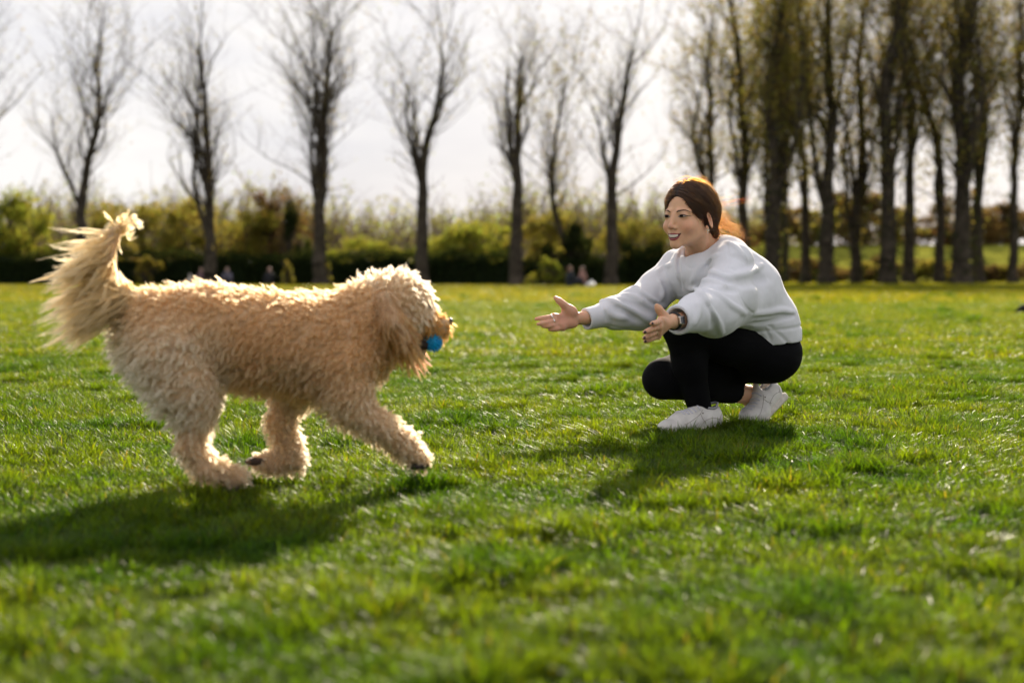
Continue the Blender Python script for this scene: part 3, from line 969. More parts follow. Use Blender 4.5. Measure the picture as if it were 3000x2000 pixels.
# ================================================================== the dog
if True:      # dog
    BETA = math.radians(20.0)
    D_X0, D_Y0 = -0.58, 3.43
    d_fwd = np.array([math.cos(BETA), math.sin(BETA), 0.0])
    d_far = np.array([-math.sin(BETA), math.cos(BETA), 0.0])
    d_up = np.array([0, 0, 1.0])

    def DG(px, py, lat=0.0):
        e = W(px, py, 1.0)
        u = e[0]
        Y = (lat - D_X0 * math.sin(BETA) + D_Y0 * math.cos(BETA)) / (math.cos(BETA) - u * math.sin(BETA))
        return W(px, py, Y)

    R1 = 1.0 / 1210.0

    def dchain(fl, rows, k):
        fl.chain([DG(*r[:2], r[3] if len(r) > 3 else 0.0) for r in rows], [r[2] * R1 for r in rows], k)

    fur_mat, N, K, out = new_mat("curly apricot fur")
    ph = N.new("ShaderNodeBsdfHairPrincipled")
    ph.model = "CHIANG"
    ph.parametrization = "COLOR"
    ph.inputs["Roughness"].default_value = 0.5
    ph.inputs["Radial Roughness"].default_value = 0.75
    ph.inputs["IOR"].default_value = 1.42
    ph.inputs["Random Roughness"].default_value = 0.2
    at = N.new("ShaderNodeAttribute"); at.attribute_name = "tint"
    K.new(at.outputs["Color"], ph.inputs["Color"])
    K.new(ph.outputs[0], out.inputs["Surface"])
    skin_fur = mat_simple("undercoat", (0.50, 0.33, 0.20), rough=0.9, spec=0.1, noise=(40, 0.25))
    nose_mat = mat_simple("dog nose leather", (0.012, 0.010, 0.010), rough=0.35, bump=(300, 0.3, 0.002))
    pad_mat = mat_simple("paw pad", (0.035, 0.022, 0.018), rough=0.8, bump=(150, 0.4, 0.003))

    DB = Field()
    TORSO = [(478, 980, 126), (610, 976, 123), (780, 1000, 123), (935, 1017, 134), (1035, 1008, 120)]
    NECK = [(1030, 985, 118), (1095, 930, 98), (1150, 900, 86)]
    dchain(DB, TORSO, 0.05)
    dchain(DB, NECK, 0.05)
    # skull, muzzle, jaw
    DB.ell(DG(1176, 893), (0.077, 0.070, 0.074), np.stack([d_fwd, d_far, d_up], 1), 0.03)
    MUZZLE = [(1232, 940, 50), (1288, 958, 35)]
    dchain(DB, MUZZLE, 0.03)
    JAW = [(1175, 985, 40), (1232, 1030, 17)]
    dchain(DB, JAW, 0.025)
    HIND = [(497, 1040, 106, -0.055), (540, 1130, 80, -0.07), (572, 1190, 52, -0.075), (574, 1248, 26, -0.075), (558, 1308, 28, -0.07), (610, 1372, 29, -0.07), (694, 1398, 28, -0.07)]
    dchain(DB, HIND, 0.03)
    HINDF = [(520, 1060, 95, 0.06), (575, 1145, 66, 0.075), (584, 1195, 40, 0.08), (570, 1262, 24, 0.08), (568, 1325, 25, 0.075), (626, 1392, 25, 0.07), (688, 1418, 23, 0.07)]
    dchain(DB, HINDF, 0.03)
    FORE = [(1005, 1075, 88, -0.075), (1018, 1150, 62, -0.09), (1040, 1208, 42, -0.095), (1118, 1252, 36, -0.095), (1178, 1300, 33, -0.09), (1228, 1340, 28, -0.09)]
    dchain(DB, FORE, 0.03)
    FOREF = [(950, 1085, 70, 0.07), (842, 1165, 46, 0.085), (824, 1240, 34, 0.09), (846, 1310, 34, 0.09), (858, 1345, 30, 0.09), (800, 1357, 25, 0.09), (758, 1352, 23, 0.09)]
    dchain(DB, FOREF, 0.025)
    EAR = [(1128, 872, 20, -0.086), (1146, 945, 36, -0.098), (1182, 1012, 26, -0.092)]
    dchain(DB, EAR, 0.012)
    EARF = [(1150, 880, 20, 0.082), (1168, 950, 30, 0.092), (1205, 1015, 20, 0.088)]
    dchain(DB, EARF, 0.012)
    TAIL = [(395, 900, 40), (330, 852, 26), (303, 795, 18), (314, 732, 13), (332, 688, 9), (362, 655, 5)]
    dchain(DB, TAIL, 0.03)
    # folds where the legs meet the trunk
    DB.chain([DG(640, 1010, -0.15), DG(700, 1075, -0.15), DG(700, 1150, -0.13)], [0.012, 0.016, 0.014], 0.03, "s")
    DB.chain([DG(930, 1010, -0.16), DG(910, 1110, -0.16), DG(950, 1190, -0.14)], [0.012, 0.014, 0.012], 0.03, "s")

    dV, dF = DB.mesh(0.0075, project=1)
    dog = empty("dog", (-0.62, 3.57, 0.0))
    tag(dog, "curly apricot and cream dog running across the grass with a blue toy in its mouth", "dog")
    dog_body = mesh_obj("body", dV, dF, skin_fur, dog)

    # --- coat
    def sample_surface(V, F, n):
        tri = np.concatenate([F[:, [0, 1, 2]], F[:, [0, 2, 3]]])
        a, b, c = V[tri[:, 0]], V[tri[:, 1]], V[tri[:, 2]]
        ar = np.linalg.norm(np.cross(b - a, c - a), axis=1)
        i = rng.choice(len(tri), n, p=ar / ar.sum())
        u = rng.random((n, 2)); fl = u.sum(1) > 1; u[fl] = 1 - u[fl]
        return a[i] + u[:, :1] * (b[i] - a[i]) + u[:, 1:] * (c[i] - a[i])

    def chain_dist(P, rows):
        """distance to a chain, position along it (0..1) and direction there"""
        pts = np.array([DG(*r[:2], r[3] if len(r) > 3 else 0.0) for r in rows]); rad = np.array([r[2] * R1 for r in rows])
        best = np.full(len(P), 9.0); tt = np.zeros(len(P)); dr = np.zeros((len(P), 3))
        m = len(pts) - 1
        for s in range(m):
            ab = pts[s + 1] - pts[s]
            t = np.clip(((P - pts[s]) @ ab) / (ab @ ab), 0, 1)
            d = np.linalg.norm(P - pts[s] - t[:, None] * ab, axis=1) - (rad[s] + (rad[s + 1] - rad[s]) * t)
            w = d < best
            best[w] = d[w]; tt[w] = (s + t[w]) / m; dr[w] = unit(ab)
        return best, tt, dr

    def coat(n):
        P = sample_surface(dV, dF, n - 9000)
        d, t, v = chain_dist(dV, TAIL)
        keep = d < 0.006
        Ft = dF[keep[dF].all(1)]
        P = np.concatenate([P, sample_surface(dV, Ft, 9000)])
        P = P[rng.permutation(n)]
        nrm = DB.grad(P, 0.004)
        back = -d_fwd; down = -d_up
        Lh = np.full(n, 0.0210)
        comb = np.tile(0.75 * back + 0.75 * down, (n, 1))
        stiff = np.full(n, 0.85)            # how far it stands off the skin
        curl = np.full(n, 0.0046); turns = np.full(n, 1.35)
        clump = np.full(n, 0.86)
        base_a = np.array([0.46, 0.215, 0.092]); cream = np.array([0.65, 0.425, 0.255])
        z = P[:, 2]; along = (P - np.array([D_X0, D_Y0, 0])) @ d_fwd
        nz = 1.3 * fbm(P * 8.0, 3)
        mixc = np.clip(0.20 + 0.9 * (0.30 - z) / 0.25 + 0.8 * nz, 0, 1)
        rumpw = np.clip((-0.08 - along) / 0.12, 0, 1) * np.clip((0.46 - z) / 0.10, 0, 1)
        mixc = np.clip(mixc + 0.8 * rumpw, 0, 1)
        tint = base_a + (cream - base_a) * mixc[:, None]
        regions = [("hind", HIND[3:]), ("hindf", HINDF[3:]), ("fore", FORE[2:]), ("foref", FOREF[1:]), ("muz", MUZZLE), ("jaw", JAW), ("ear", EAR), ("earf", EARF), ("tail", TAIL[0:])]
        bd = np.full(n, 0.010); who = np.full(n, -1); tt = np.zeros(n); dr = np.zeros((n, 3))
        for ri, (nm, rows) in enumerate(regions):
            d, t, v = chain_dist(P, rows)
            w = d < bd
            bd[w] = d[w]; who[w] = ri; tt[w] = t[w]; dr[w] = v[w]
        for ri, (nm, rows) in enumerate(regions):
            w = who == ri
            if not w.any(): continue
            if nm in ("hind", "hindf", "fore", "foref"):
                Lh[w] = 0.018 - 0.004 * tt[w]
                comb[w] = dr[w] * 0.5 + down * 0.35; stiff[w] = 1.0; curl[w] = 0.0035
                tint[w] = cream * 0.55 + base_a * 0.45 + 0.10 * nz[w][:, None]
            elif nm == "muz":
                Lh[w] = 0.015; comb[w] = down * 0.9 + back * 0.25; stiff[w] = 0.55; curl[w] = 0.002; turns[w] = 0.6
                tint[w] = np.array([0.40, 0.14, 0.03])
            elif nm == "jaw":
                Lh[w] = 0.018; comb[w] = down * 0.8 + back * 0.3; stiff[w] = 0.5; curl[w] = 0.002; turns[w] = 0.6
                tint[w] = np.array([0.20, 0.10, 0.035])
            elif nm in ("ear", "earf"):
                Lh[w] = 0.034; comb[w] = dr[w] * 1.5 + down * 0.2; stiff[w] = 0.22; curl[w] = 0.0045; turns[w] = 0.9; clump[w] = 0.85
                tint[w] = np.array([0.25, 0.115, 0.034]) + 0.12 * nz[w][:, None]
            elif nm == "tail":
                Lh[w] = 0.078 + 0.030 * tt[w] - 0.012 * np.clip((tt[w] - .8) / .2, 0, 1)
                fl = (1.0 - 0.75 * np.clip((tt[w] - 0.72) / 0.28, 0, 1))[:, None]
                comb[w] = (back * 1.25 + down * (0.05 + 0.85 * (1 - tt[w]))[:, None]) * fl + (d_fwd * 0.8 + d_up * 0.25) * (1 - fl) + dr[w] * 0.25
                stiff[w] = 0.10; curl[w] = 0.006; turns[w] = 1.0; clump[w] = 0.90
                tint[w] = np.array([0.54, 0.28, 0.115])
        # crown of the head
        hc = DG(1176, 893)
        hd = np.linalg.norm(P - hc, axis=1)
        w = (who < 0) & (hd < 0.115)
        Lh[w] = 0.021; stiff[w] = 1.1; comb[w] = down * 0.35 + d_fwd * 0.1; tint[w] = tint[w] * 0.4 + cream * 0.6; curl[w] = 0.0036
        face = w & (((P - hc) @ d_fwd) > 0.03)
        Lh[face] = 0.022; stiff[face] = 0.6; comb[face] = down * 1.1 + d_fwd * 0.15; turns[face] = 0.9
        Lh *= rng.uniform(0.75, 1.15, n) * (1 + 0.32 * fbm(P * 13.0, 8, 2))
        tint = np.clip(tint * (1 + 0.10 * rng.standard_normal(n))[:, None], 0.03, 0.92)
        return P, nrm, Lh, comb, stiff, curl, turns, clump, tint, who

    NH = 125000
    P, nrm, Lh, comb, stiff, curl, turns, clump, tint, who = coat(NH)
    NC = 7200
    cidx = rng.choice(NH, NC, replace=False)
    kd = kdtree.KDTree(NC)
    for j, i in enumerate(cidx):
        kd.insert(Vector(P[i]), j)
    kd.balance()
    own = np.array([kd.find(Vector(p))[1] for p in P])
    ci = cidx[own]
    KP = 8
    t = np.linspace(0, 1, KP)[None, :, None]
    cn = nrm[ci]; cc = comb[ci]
    cc = cc - cn * np.minimum((cc * cn).sum(1), 0)[:, None] * 0.85
    ph0 = rng.random(NC)[own] * 2 * np.pi
    jitter = rng.standard_normal((NC, 3))[own] * np.where(Lh[ci] > 0.04, 0.20, 0.26)[:, None]
    e1 = np.cross(cn, [0.3, 0.5, 0.8]); e1 /= np.linalg.norm(e1, axis=1, keepdims=True); e2 = np.cross(cn, e1)
    Lc = Lh[ci][:, None, None] * (0.85 + 0.3 * rng.random(NH))[:, None, None]
    path = Lc * ((cn * stiff[ci][:, None] * 0.75 + jitter * 0.45)[:, None] * t + (cc * 0.8 + jitter * 0.5)[:, None] * t ** 1.7)
    ang = ph0[:, None] + 2 * np.pi * turns[ci][:, None] * t[:, :, 0] * np.where(rng.random(NC)[own] < 0.5, -1, 1)[:, None]
    cr = curl[ci][:, None] * (t[:, :, 0] ** 0.7)
    path = path + cr[..., None] * (np.cos(ang)[..., None] * e1[:, None] + np.sin(ang)[..., None] * e2[:, None])
    droop = np.clip((Lh[ci] - 0.035) / 0.05, 0, 1)[:, None]
    path[..., 2] -= droop * 0.022 * t[:, :, 0] ** 2.2
    wob = np.sin(ph0[:, None] + 7.0 * t[:, :, 0]) * droop * 0.010 * t[:, :, 0]
    path[..., 2] += wob
    path = path - path[:, :1]
    offs = (P - P[ci])[:, None] * (1 - clump[ci][:, None, None] * t ** 0.8)
    far = np.linalg.norm(P - P[ci], axis=1) > 0.03
    offs[far] = (P - P[ci])[far][:, None]
    pts = P[ci][:, None] + offs + path + rng.standard_normal((NH, 1, 3)) * 0.0012 * t
    rad = 0.00042 * (1 - 0.75 * np.linspace(0, 1, KP)[None] ** 1.5) * (1 + 0.3 * rng.random((NH, 1)))
    curves_obj("fur", pts, rad, fur_mat, dog, tint)

    # nose, eyes, mouth lining, pads
    def ell_obj(name, c, r, R, mat, parent, h=0.003, extra=None):
        f = Field(); f.ell(c, r, R)
        if extra: extra(f)
        v, q = f.mesh(h, margin=0.01)
        return mesh_obj(name, v, q, mat, parent)
    DR = np.stack([d_fwd, d_far, d_up], 1)
    ell_obj("nose", DG(1317, 942), (0.009, 0.014, 0.011), DR, nose_mat, dog)
    for s in (-1, 1):
        ell_obj("eye", DG(1254, 898, s * 0.044), (0.008, 0.008, 0.008), DR, nose_mat, dog)
    ell_obj("mouth_lining", DG(1235, 1008), (0.030, 0.028, 0.016), DR, pad_mat, dog)
    for px, py, la in ((672, 1434, -0.07), (690, 1440, 0.07), (1225, 1362, -0.09), (752, 1350, 0.088)):
        ell_obj("paw_pad", DG(px, py, la), (0.030, 0.024, 0.011), DR, pad_mat, dog, 0.004)

    # the toy: a knobbly rubber ball held between the jaws
    toy_mat = mat_simple("blue rubber", (0.010, 0.50, 0.90), rough=0.35, translucent=0.45, tcolor=(0.01, 0.55, 1.0))
    tc = DG(1268, 1002, -0.014)
    bm = bmesh.new()
    bmesh.ops.create_icosphere(bm, subdivisions=3, radius=0.0205)
    for v in bm.verts:
        v.co *= 1.0
    nv = [v.co.copy() for v in bm.verts]
    nub = []
    gold = math.pi * (3 - math.sqrt(5))
    for i in range(90):
        zz = 1 - 2 * (i + 0.5) / 90; rr = math.sqrt(1 - zz * zz)
        d = Vector((math.cos(gold * i) * rr, math.sin(gold * i) * rr, zz))
        q = d.to_track_quat("Z", "Y").to_matrix().to_4x4()
        bmesh.ops.create_cone(bm, cap_ends=True, segments=6, radius1=0.0030, radius2=0.0012, depth=0.007,
                              matrix=Matrix.Translation(d * 0.0228) @ q)
    me = bpy.data.meshes.new("dog_toy"); bm.to_mesh(me); bm.free()
    me.polygons.foreach_set("use_smooth", np.ones(len(me.polygons), bool))
    me.materials.append(toy_mat)
    toy = bpy.data.objects.new("dog_toy", me); toy.location = Vector(tc)
    link(toy)
    tag(toy, "bright blue knobbly rubber ball held in the dog's mouth", "dog toy")
# ================================================================== the crouching person
if True:      # person
    skin_mat = mat_simple("skin", (0.60, 0.37, 0.255), rough=0.48, spec=0.4, noise=(55, 0.05), bump=(900, 0.08, 0.001), sss=0.35, sss_r=(1.0, 0.32, 0.16), attr="tint")
    # fleece: woven bump + faint pilling
    fleece = mat_simple("white sweatshirt fleece", (0.74, 0.74, 0.785), rough=0.92, spec=0.15, noise=(14, 0.025), bump=(1400, 0.25, 0.0012), sheen=0.25)
    black_jersey = mat_simple("black leggings jersey", (0.0035, 0.0035, 0.0045), rough=0.85, spec=0.12, bump=(1800, 0.15, 0.0006))
    leather = mat_simple("white trainer leather", (0.66, 0.63, 0.60), rough=0.5, spec=0.35, noise=(22, 0.16), bump=(500, 0.12, 0.0008))
    sole_mat = mat_simple("trainer sole rubber", (0.62, 0.57, 0.50), rough=0.75, noise=(60, 0.15), bump=(300, 0.2, 0.001))
    lace_mat = mat_simple("lilac grey lace", (0.60, 0.59, 0.66), rough=0.9, bump=(900, 0.4, 0.001))
    lining_mat = mat_simple("grey shoe lining", (0.33, 0.33, 0.35), rough=0.95, bump=(900, 0.4, 0.001))
    stitch_mat = mat_simple("worn dark seam", (0.30, 0.26, 0.23), rough=0.9)

    Lv = np.array([0.5, -0.866, 0.0])            # the person's left
    Fv = np.array([-0.866, -0.5, 0.0])           # the way the chest faces
    hipC = W(2215, 1030, 5.02)
    HL, HR = hipC + Lv * 0.085, hipC - Lv * 0.085
    kneeL, ankL = W(1992, 950, 4.76), W(2054, 1205, 4.85)
    kneeR, ankR = W(1942, 1110, 4.88), W(2192, 1156, 5.10)
    NB = W(2070, 745, 4.90)
    shL, shR = W(2148, 775, 4.74), W(1988, 785, 5.03)
    elL, elR = W(2090, 922, 4.52), W(1862, 893, 4.90)
    wrL, wrR = W(1972, 941, 4.31), W(1712, 931, 4.78)
    Hc = W(2017, 636, 4.79)
    HM = frame((-0.68, -0.735, 0.015), (0.02, 0, 1.0))

    def hp(x, y, z):
        """head space: x to the person's left, y forward, z up, origin level with the eyes"""
        return Hc + HM @ np.array([-x, y, z])

    # ---------------------------------------------------------------- head (also used alone for the face patches)
    def build_head(f):
        f.ell(hp(0, -0.016, 0.034), (0.072, 0.090, 0.083), HM, 0.02)
        f.ell(hp(0, 0.020, -0.020), (0.0590, 0.066, 0.078), HM, 0.02)
        f.cone(hp(0.047, 0.000, -0.048), hp(0.008, 0.066, -0.092), 0.013, 0.0105, 0.022)
        f.cone(hp(-0.047, 0.000, -0.048), hp(-0.008, 0.066, -0.092), 0.013, 0.0105, 0.022)
        f.ell(hp(0, 0.070, -0.094), (0.0135, 0.0120, 0.0120), HM, 0.014)
        f.ell(hp(0, 0.069, -0.064), (0.024, 0.017, 0.022), HM, 0.016)          # muzzle of the mouth
        for s in (-1, 1):
            f.ell(hp(s * 0.0395, 0.050, -0.034), (0.021, 0.023, 0.020), HM, 0.020)    # smiling cheek
            f.ell(hp(s * 0.032, 0.088, 0.001), (0.0165, 0.0075, 0.0085), HM, 0.010, "s")
            f.ell(hp(s * 0.0315, 0.069, 0.000), (0.0155, 0.0125, 0.0115), HM, 0.006)   # lids over the eyeball
            f.cone(hp(s * 0.016, 0.0795, 0.0165), hp(s * 0.047, 0.062, 0.0165), 0.0045, 0.0035, 0.014)
        f.cone(hp(0, 0.082, 0.004), hp(0, 0.0965, -0.0300), 0.0052, 0.0075, 0.009)
        f.ell(hp(0, 0.0980, -0.0345), (0.0085, 0.0080, 0.0075), HM, 0.005)
        for s in (-1, 1):
            f.ell(hp(s * 0.0108, 0.0890, -0.0388), (0.0062, 0.0085, 0.0060), HM, 0.004)
            f.ell(hp(s * 0.0058, 0.0935, -0.0455), (0.0036, 0.0042, 0.0030), HM, 0.003, "s")
            # ear
            er = frame(HM @ np.array([0.25 * s, 0.2, 1.0]), HM @ np.array([s * 1.0, 0.35, 0]))
            f.ell(hp(s * 0.0770, -0.014, -0.008), (0.0175, 0.030, 0.0055), er, 0.005)
            f.ell(hp(s * 0.0725, -0.007, -0.036), (0.008, 0.009, 0.0050), er, 0.006)
            f.ell(hp(s * 0.0820, -0.010, -0.010), (0.010, 0.019, 0.0042), er, 0.004, "s")
        # smile creases
        for s in (-1, 1):
            f.chain([hp(s * 0.0175, 0.094, -0.040), hp(s * 0.0275, 0.086, -0.051), hp(s * 0.0325, 0.079, -0.060)], [0.0012, 0.0022, 0.0010], 0.007, "s")
        return f

    HF = build_head(Field())

    BF = build_head(Field())
    BF.cone(hp(0, -0.030, -0.045), NB, 0.049, 0.056, 0.02)
    BF.cone(hp(0.045, -0.022, -0.055), W(2062, 757, 4.83), 0.012, 0.011, 0.02)      # neck muscle
    BF.cone(NB, NB + Lv * 0.10 + np.array([0, 0, -0.03]), 0.050, 0.045, 0.04)
    BF.cone(NB, NB - Lv * 0.10 + np.array([0, 0, -0.03]), 0.050, 0.045, 0.04)
    spine = [W(2095, 790, 4.92), W(2165, 890, 4.98), hipC]
    BF.chain(spine, [0.085, 0.085, 0.10], 0.04)
    BF.chain([shL, elL, wrL + (elL - wrL) * 0.12], [0.042, 0.034, 0.024], 0.015)
    BF.chain([shR, elR, wrR + (elR - wrR) * 0.12], [0.042, 0.034, 0.024], 0.015)
    BF.cone(spine[0], shL, 0.06, 0.04, 0.03); BF.cone(spine[0], shR, 0.06, 0.04, 0.03)
    BF.chain([HL, kneeL, kneeL * 0.45 + ankL * 0.55, ankL], [0.075, 0.045, 0.042, 0.033], 0.02)
    BF.chain([HR, kneeR, kneeR * 0.45 + ankR * 0.55, ankR], [0.075, 0.045, 0.042, 0.034], 0.02)
    # heels and feet inside the shoes
    BF.chain([ankL, W(2066, 1238, 4.87)], [0.030, 0.028], 0.012)
    BF.ell(W(2054, 1219, 4.815), (0.011, 0.011, 0.012), None, 0.012)               # ankle bone
    BF.chain([ankR, W(2208, 1188, 5.10)], [0.031, 0.028], 0.012)

    # ---- open hands
    def hand(f, wrist, palm, fingers, thumb, wr=0.024):
        """palm: list of (pt, r); fingers: list of point lists; thumb: points"""
        f.cone(wrist, palm[0][0], wr, palm[0][1], 0.012)
        for i in range(1, len(palm)):
            f.cone(palm[0][0], palm[i][0], palm[0][1] * 0.80, palm[i][1], 0.010)
        for i in range(1, len(palm) - 1):
            f.cone(palm[i][0], palm[i + 1][0], palm[i][1], palm[i + 1][1], 0.008)
        for pts in fingers:
            P = spline(pts, 6)
            r = np.interp(np.linspace(0, 1, 6), [0, 0.35, 0.55, 0.85, 1], [0.0082, 0.0078, 0.0078, 0.0068, 0.0055])
            f.chain(list(P), list(r), 0.004)
        P = spline(thumb, 6)
        f.chain(list(P), [0.0150, 0.0130, 0.0105, 0.0098, 0.0092, 0.0066], 0.009)

    # far hand: palm turned to the camera, thumb up
    kn = [W(1622, 927, 4.735), W(1626, 940, 4.730), W(1637, 951, 4.732), W(1650, 960, 4.738)]
    hand(BF, wrR,
         [(W(1682, 933, 4.765), 0.0195), (kn[0], 0.0105), (kn[1], 0.0105), (kn[2], 0.0100), (kn[3], 0.0095)],
         [[kn[0], W(1597, 931, 4.715), W(1570, 934, 4.712)],
          [kn[1], W(1603, 945, 4.708), W(1576, 949, 4.700)],
          [kn[2], W(1614, 954, 4.712), W(1591, 956, 4.704)],
          [kn[3], W(1630, 963, 4.720), W(1610, 965, 4.715)]],
         [W(1678, 916, 4.755), W(1658, 898, 4.742), W(1645, 887, 4.735), W(1627, 872, 4.735)])
    BF.ell(W(1668, 912, 4.748), (0.026, 0.014, 0.019), None, 0.012)               # ball of the thumb
    BF.ell(W(1668, 950, 4.752), (0.028, 0.012, 0.014), None, 0.012)
    BF.ell(W(1655, 932, 4.722), (0.020, 0.010, 0.012), None, 0.012, "s")          # hollow of the palm
    # near hand: back of the hand to the camera, fingers towards the dog
    kn = [W(1936, 938, 4.222), W(1929, 957, 4.212), W(1926, 972, 4.222), W(1927, 985, 4.236)]
    hand(BF, wrL,
         [(W(1956, 944, 4.275), 0.0190), (kn[0], 0.0105), (kn[1], 0.0105), (kn[2], 0.0100), (kn[3], 0.0090)],
         [[kn[0], W(1921, 946, 4.185), W(1908, 948, 4.160)],
          [kn[1], W(1908, 965, 4.178), W(1888, 973, 4.165)],
          [kn[2], W(1905, 981, 4.188), W(1887, 990, 4.178)],
          [kn[3], W(1908, 992, 4.206), W(1890, 1000, 4.198)]],
         [W(1950, 932, 4.275), W(1940, 919, 4.262), W(1932, 908, 4.255), W(1924, 895, 4.250)])
    bV, bF = BF.mesh(0.0042, project=1)
    person = empty("person", (0.72, 4.9, 0.0))
    tag(person, "crouching person in white sweatshirt and black leggings holding both arms out to the dog", "person")
    body = mesh_obj("body", bV, bF, skin_mat, person)
    tint = np.tile(np.array([0.72, 0.415, 0.255]), (len(bV), 1))

    def blend(center, radius, rgb, amt):
        global tint
        w = np.exp(-((np.linalg.norm(bV - center, axis=1) / radius) ** 2))[:, None] * amt
        tint = tint * (1 - w) + np.array(rgb) * w
    for s in (-1, 1):
        blend(hp(s * 0.042, 0.062, -0.036), 0.024, (0.70, 0.31, 0.20), 0.65)
        blend(hp(s * 0.075, -0.012, -0.01), 0.022, (0.62, 0.24, 0.16), 0.6)
        blend(hp(s * 0.032, 0.080, 0.004), 0.014, (0.46, 0.26, 0.17), 0.5)
    blend(hp(0, 0.10, -0.036), 0.011, (0.62, 0.31, 0.23), 0.5)
    blend(W(1650, 935, 4.73), 0.075, (0.64, 0.31, 0.22), 0.75)
    blend(W(1915, 960, 4.20), 0.075, (0.56, 0.29, 0.19), 0.55)
    set_color_attr(body, "tint", tint)

    # ---------------------------------------------------------------- face details laid on the skin
    def face_patch(name, mat, xs, zlo, zhi, bulge, base=-0.0006, nt=7, parent=None, edge=1.0):
        """strip over the face between two height curves; xs, zlo, zhi arrays"""
        xs = np.asarray(xs, float); n = len(xs)
        tt = np.linspace(0, 1, nt)
        X = np.repeat(xs[:, None], nt, 1); Z = zlo[:, None] + (zhi - zlo)[:, None] * tt[None]
        st = np.stack([hp(x, 0.14, z) for x, z in zip(X.ravel(), Z.ravel())])
        dirv = -HM[:, 1]
        S = HF.march(st, np.tile(dirv, (len(st), 1)), 60)
        s = np.linspace(0, 1, n)
        off = base + bulge * (np.sin(np.pi * tt)[None] ** 0.7) * (np.sin(np.pi * np.clip(s, 0, 1)) ** 0.5)[:, None]
        nr = HF.grad(S, 0.003)
        S = S + nr * off.ravel()[:, None]
        i = np.arange(n - 1)[:, None] * nt + np.arange(nt - 1)[None]
        F = np.stack([i, i + nt, i + nt + 1, i + 1], -1).reshape(-1, 4)
        return mesh_obj(name, S, F, mat, parent or person)

    lip_mat = mat_simple("dark red lipstick", (0.31, 0.060, 0.062), rough=0.42, spec=0.5, noise=(400, 0.15))
    mouth_mat = mat_simple("mouth interior", (0.09, 0.022, 0.022), rough=0.7)
    teeth_mat = mat_simple("teeth", (0.74, 0.67, 0.57), rough=0.25, spec=0.5)
    gap_mat = mat_simple("tooth shadow", (0.48, 0.41, 0.34), rough=0.5)
    eye_mat = mat_simple("eye white", (0.34, 0.27, 0.24), rough=0.3)
    iris_mat = mat_simple("dark iris", (0.008, 0.005, 0.004), rough=0.25, spec=0.15)
    lash_mat = mat_simple("lashes and liner", (0.008, 0.005, 0.005), rough=0.8)
    brow_mat = mat_simple("eyebrow", (0.085, 0.042, 0.026), rough=0.9, noise=(600, 0.5))

    def curve1(x, pts):
        p = np.array(pts); q = spline(p, 60)
        return np.interp(x, q[:, 0], q[:, 1])
    mx = np.linspace(-0.0265, 0.0265, 33); ax = np.abs(mx)
    up_top = curve1(ax, [(0, -0.0568), (0.005, -0.0558), (0.014, -0.0572), (0.0265, -0.0562)])
    up_bot = curve1(ax, [(0, -0.0628), (0.012, -0.0622), (0.020, -0.0602), (0.0265, -0.0566)])
    lo_top = curve1(ax, [(0, -0.0735), (0.010, -0.0725), (0.020, -0.0660), (0.0265, -0.0570)])
    lo_bot = curve1(ax, [(0, -0.0825), (0.010, -0.0812), (0.020, -0.0725), (0.0265, -0.0580)])
    face_patch("mouth", mouth_mat, mx, lo_top - 0.001, up_bot + 0.001, 0.0002, base=0.0006)
    tm = ax < 0.0190
    face_patch("teeth", teeth_mat, mx[tm], (lo_top * 0.76 + up_bot * 0.24)[tm], up_bot[tm] + 0.0006, 0.0006, base=0.0009)
    tooth_gap = []
    for gx in (-0.0165, -0.0125, -0.0083, -0.0042, 0.0, 0.0042, 0.0083, 0.0125, 0.0165):
        z0 = np.interp(abs(gx), ax[16:], (lo_top * 0.76 + up_bot * 0.24)[16:]); z1 = np.interp(abs(gx), ax[16:], up_bot[16:])
        gxs = np.array([gx - 0.00022, gx, gx + 0.00022])
        tooth_gap.append((gxs, z0, z1))
    for gxs, z0, z1 in tooth_gap:
        face_patch("tooth_gap", gap_mat, gxs, np.full(3, z0), np.full(3, z1), 0.0, base=0.00165, nt=4)
    face_patch("lip", lip_mat, mx, up_bot, up_top, 0.0026)
    face_patch("lip", lip_mat, mx, lo_bot, lo_top, 0.0034)
    for s in (-1, 1):
        ex = np.linspace(0.0165, 0.0470, 25)
        etop = curve1(ex, [(0.0165, -0.0022), (0.023, 0.0024), (0.031, 0.0036), (0.040, 0.0025), (0.0470, 0.0004)])
        ebot = curve1(ex, [(0.0165, -0.0028), (0.024, -0.0036), (0.032, -0.0036), (0.041, -0.0022), (0.0470, -0.0002)])
        if s < 0: ex2, o = -ex[::-1], slice(None, None, -1)
        else: ex2, o = ex, slice(None)
        eye = face_patch("eye", eye_mat, ex2, ebot[o], etop[o], 0.0008, base=0.0004)
        gx = 0.0300
        im = np.abs(ex - gx) < 0.0080
        cz = np.sqrt(np.maximum(0.0080 ** 2 - (ex[im] - gx) ** 2, 0)) + 0.0006
        ix = ex[im]
        ib = np.maximum(-cz + 0.0005, ebot[im]); it = np.minimum(cz + 0.0005, etop[im])
        if s < 0: ix, ib, it = -ix[::-1], ib[::-1], it[::-1]
        face_patch("iris", iris_mat, ix, ib, it, 0.0004, base=0.0014, parent=eye)
        lx = np.linspace(0.0158, 0.0515, 25)
        lb = curve1(lx, [(0.0158, -0.0030), (0.023, 0.0016), (0.031, 0.0026), (0.040, 0.0016), (0.0470, -0.0002), (0.0515, 0.0010)])
        lt = lb + np.interp(lx, [0.0158, 0.024, 0.040, 0.0475, 0.0515], [0.0004, 0.0020, 0.0025, 0.0016, 0.0001])
        if s < 0: face_patch("eyelash", lash_mat, -lx[::-1], lb[::-1], lt[::-1], 0.0012, base=0.0010)
        else: face_patch("eyelash", lash_mat, lx, lb, lt, 0.0012, base=0.0010)
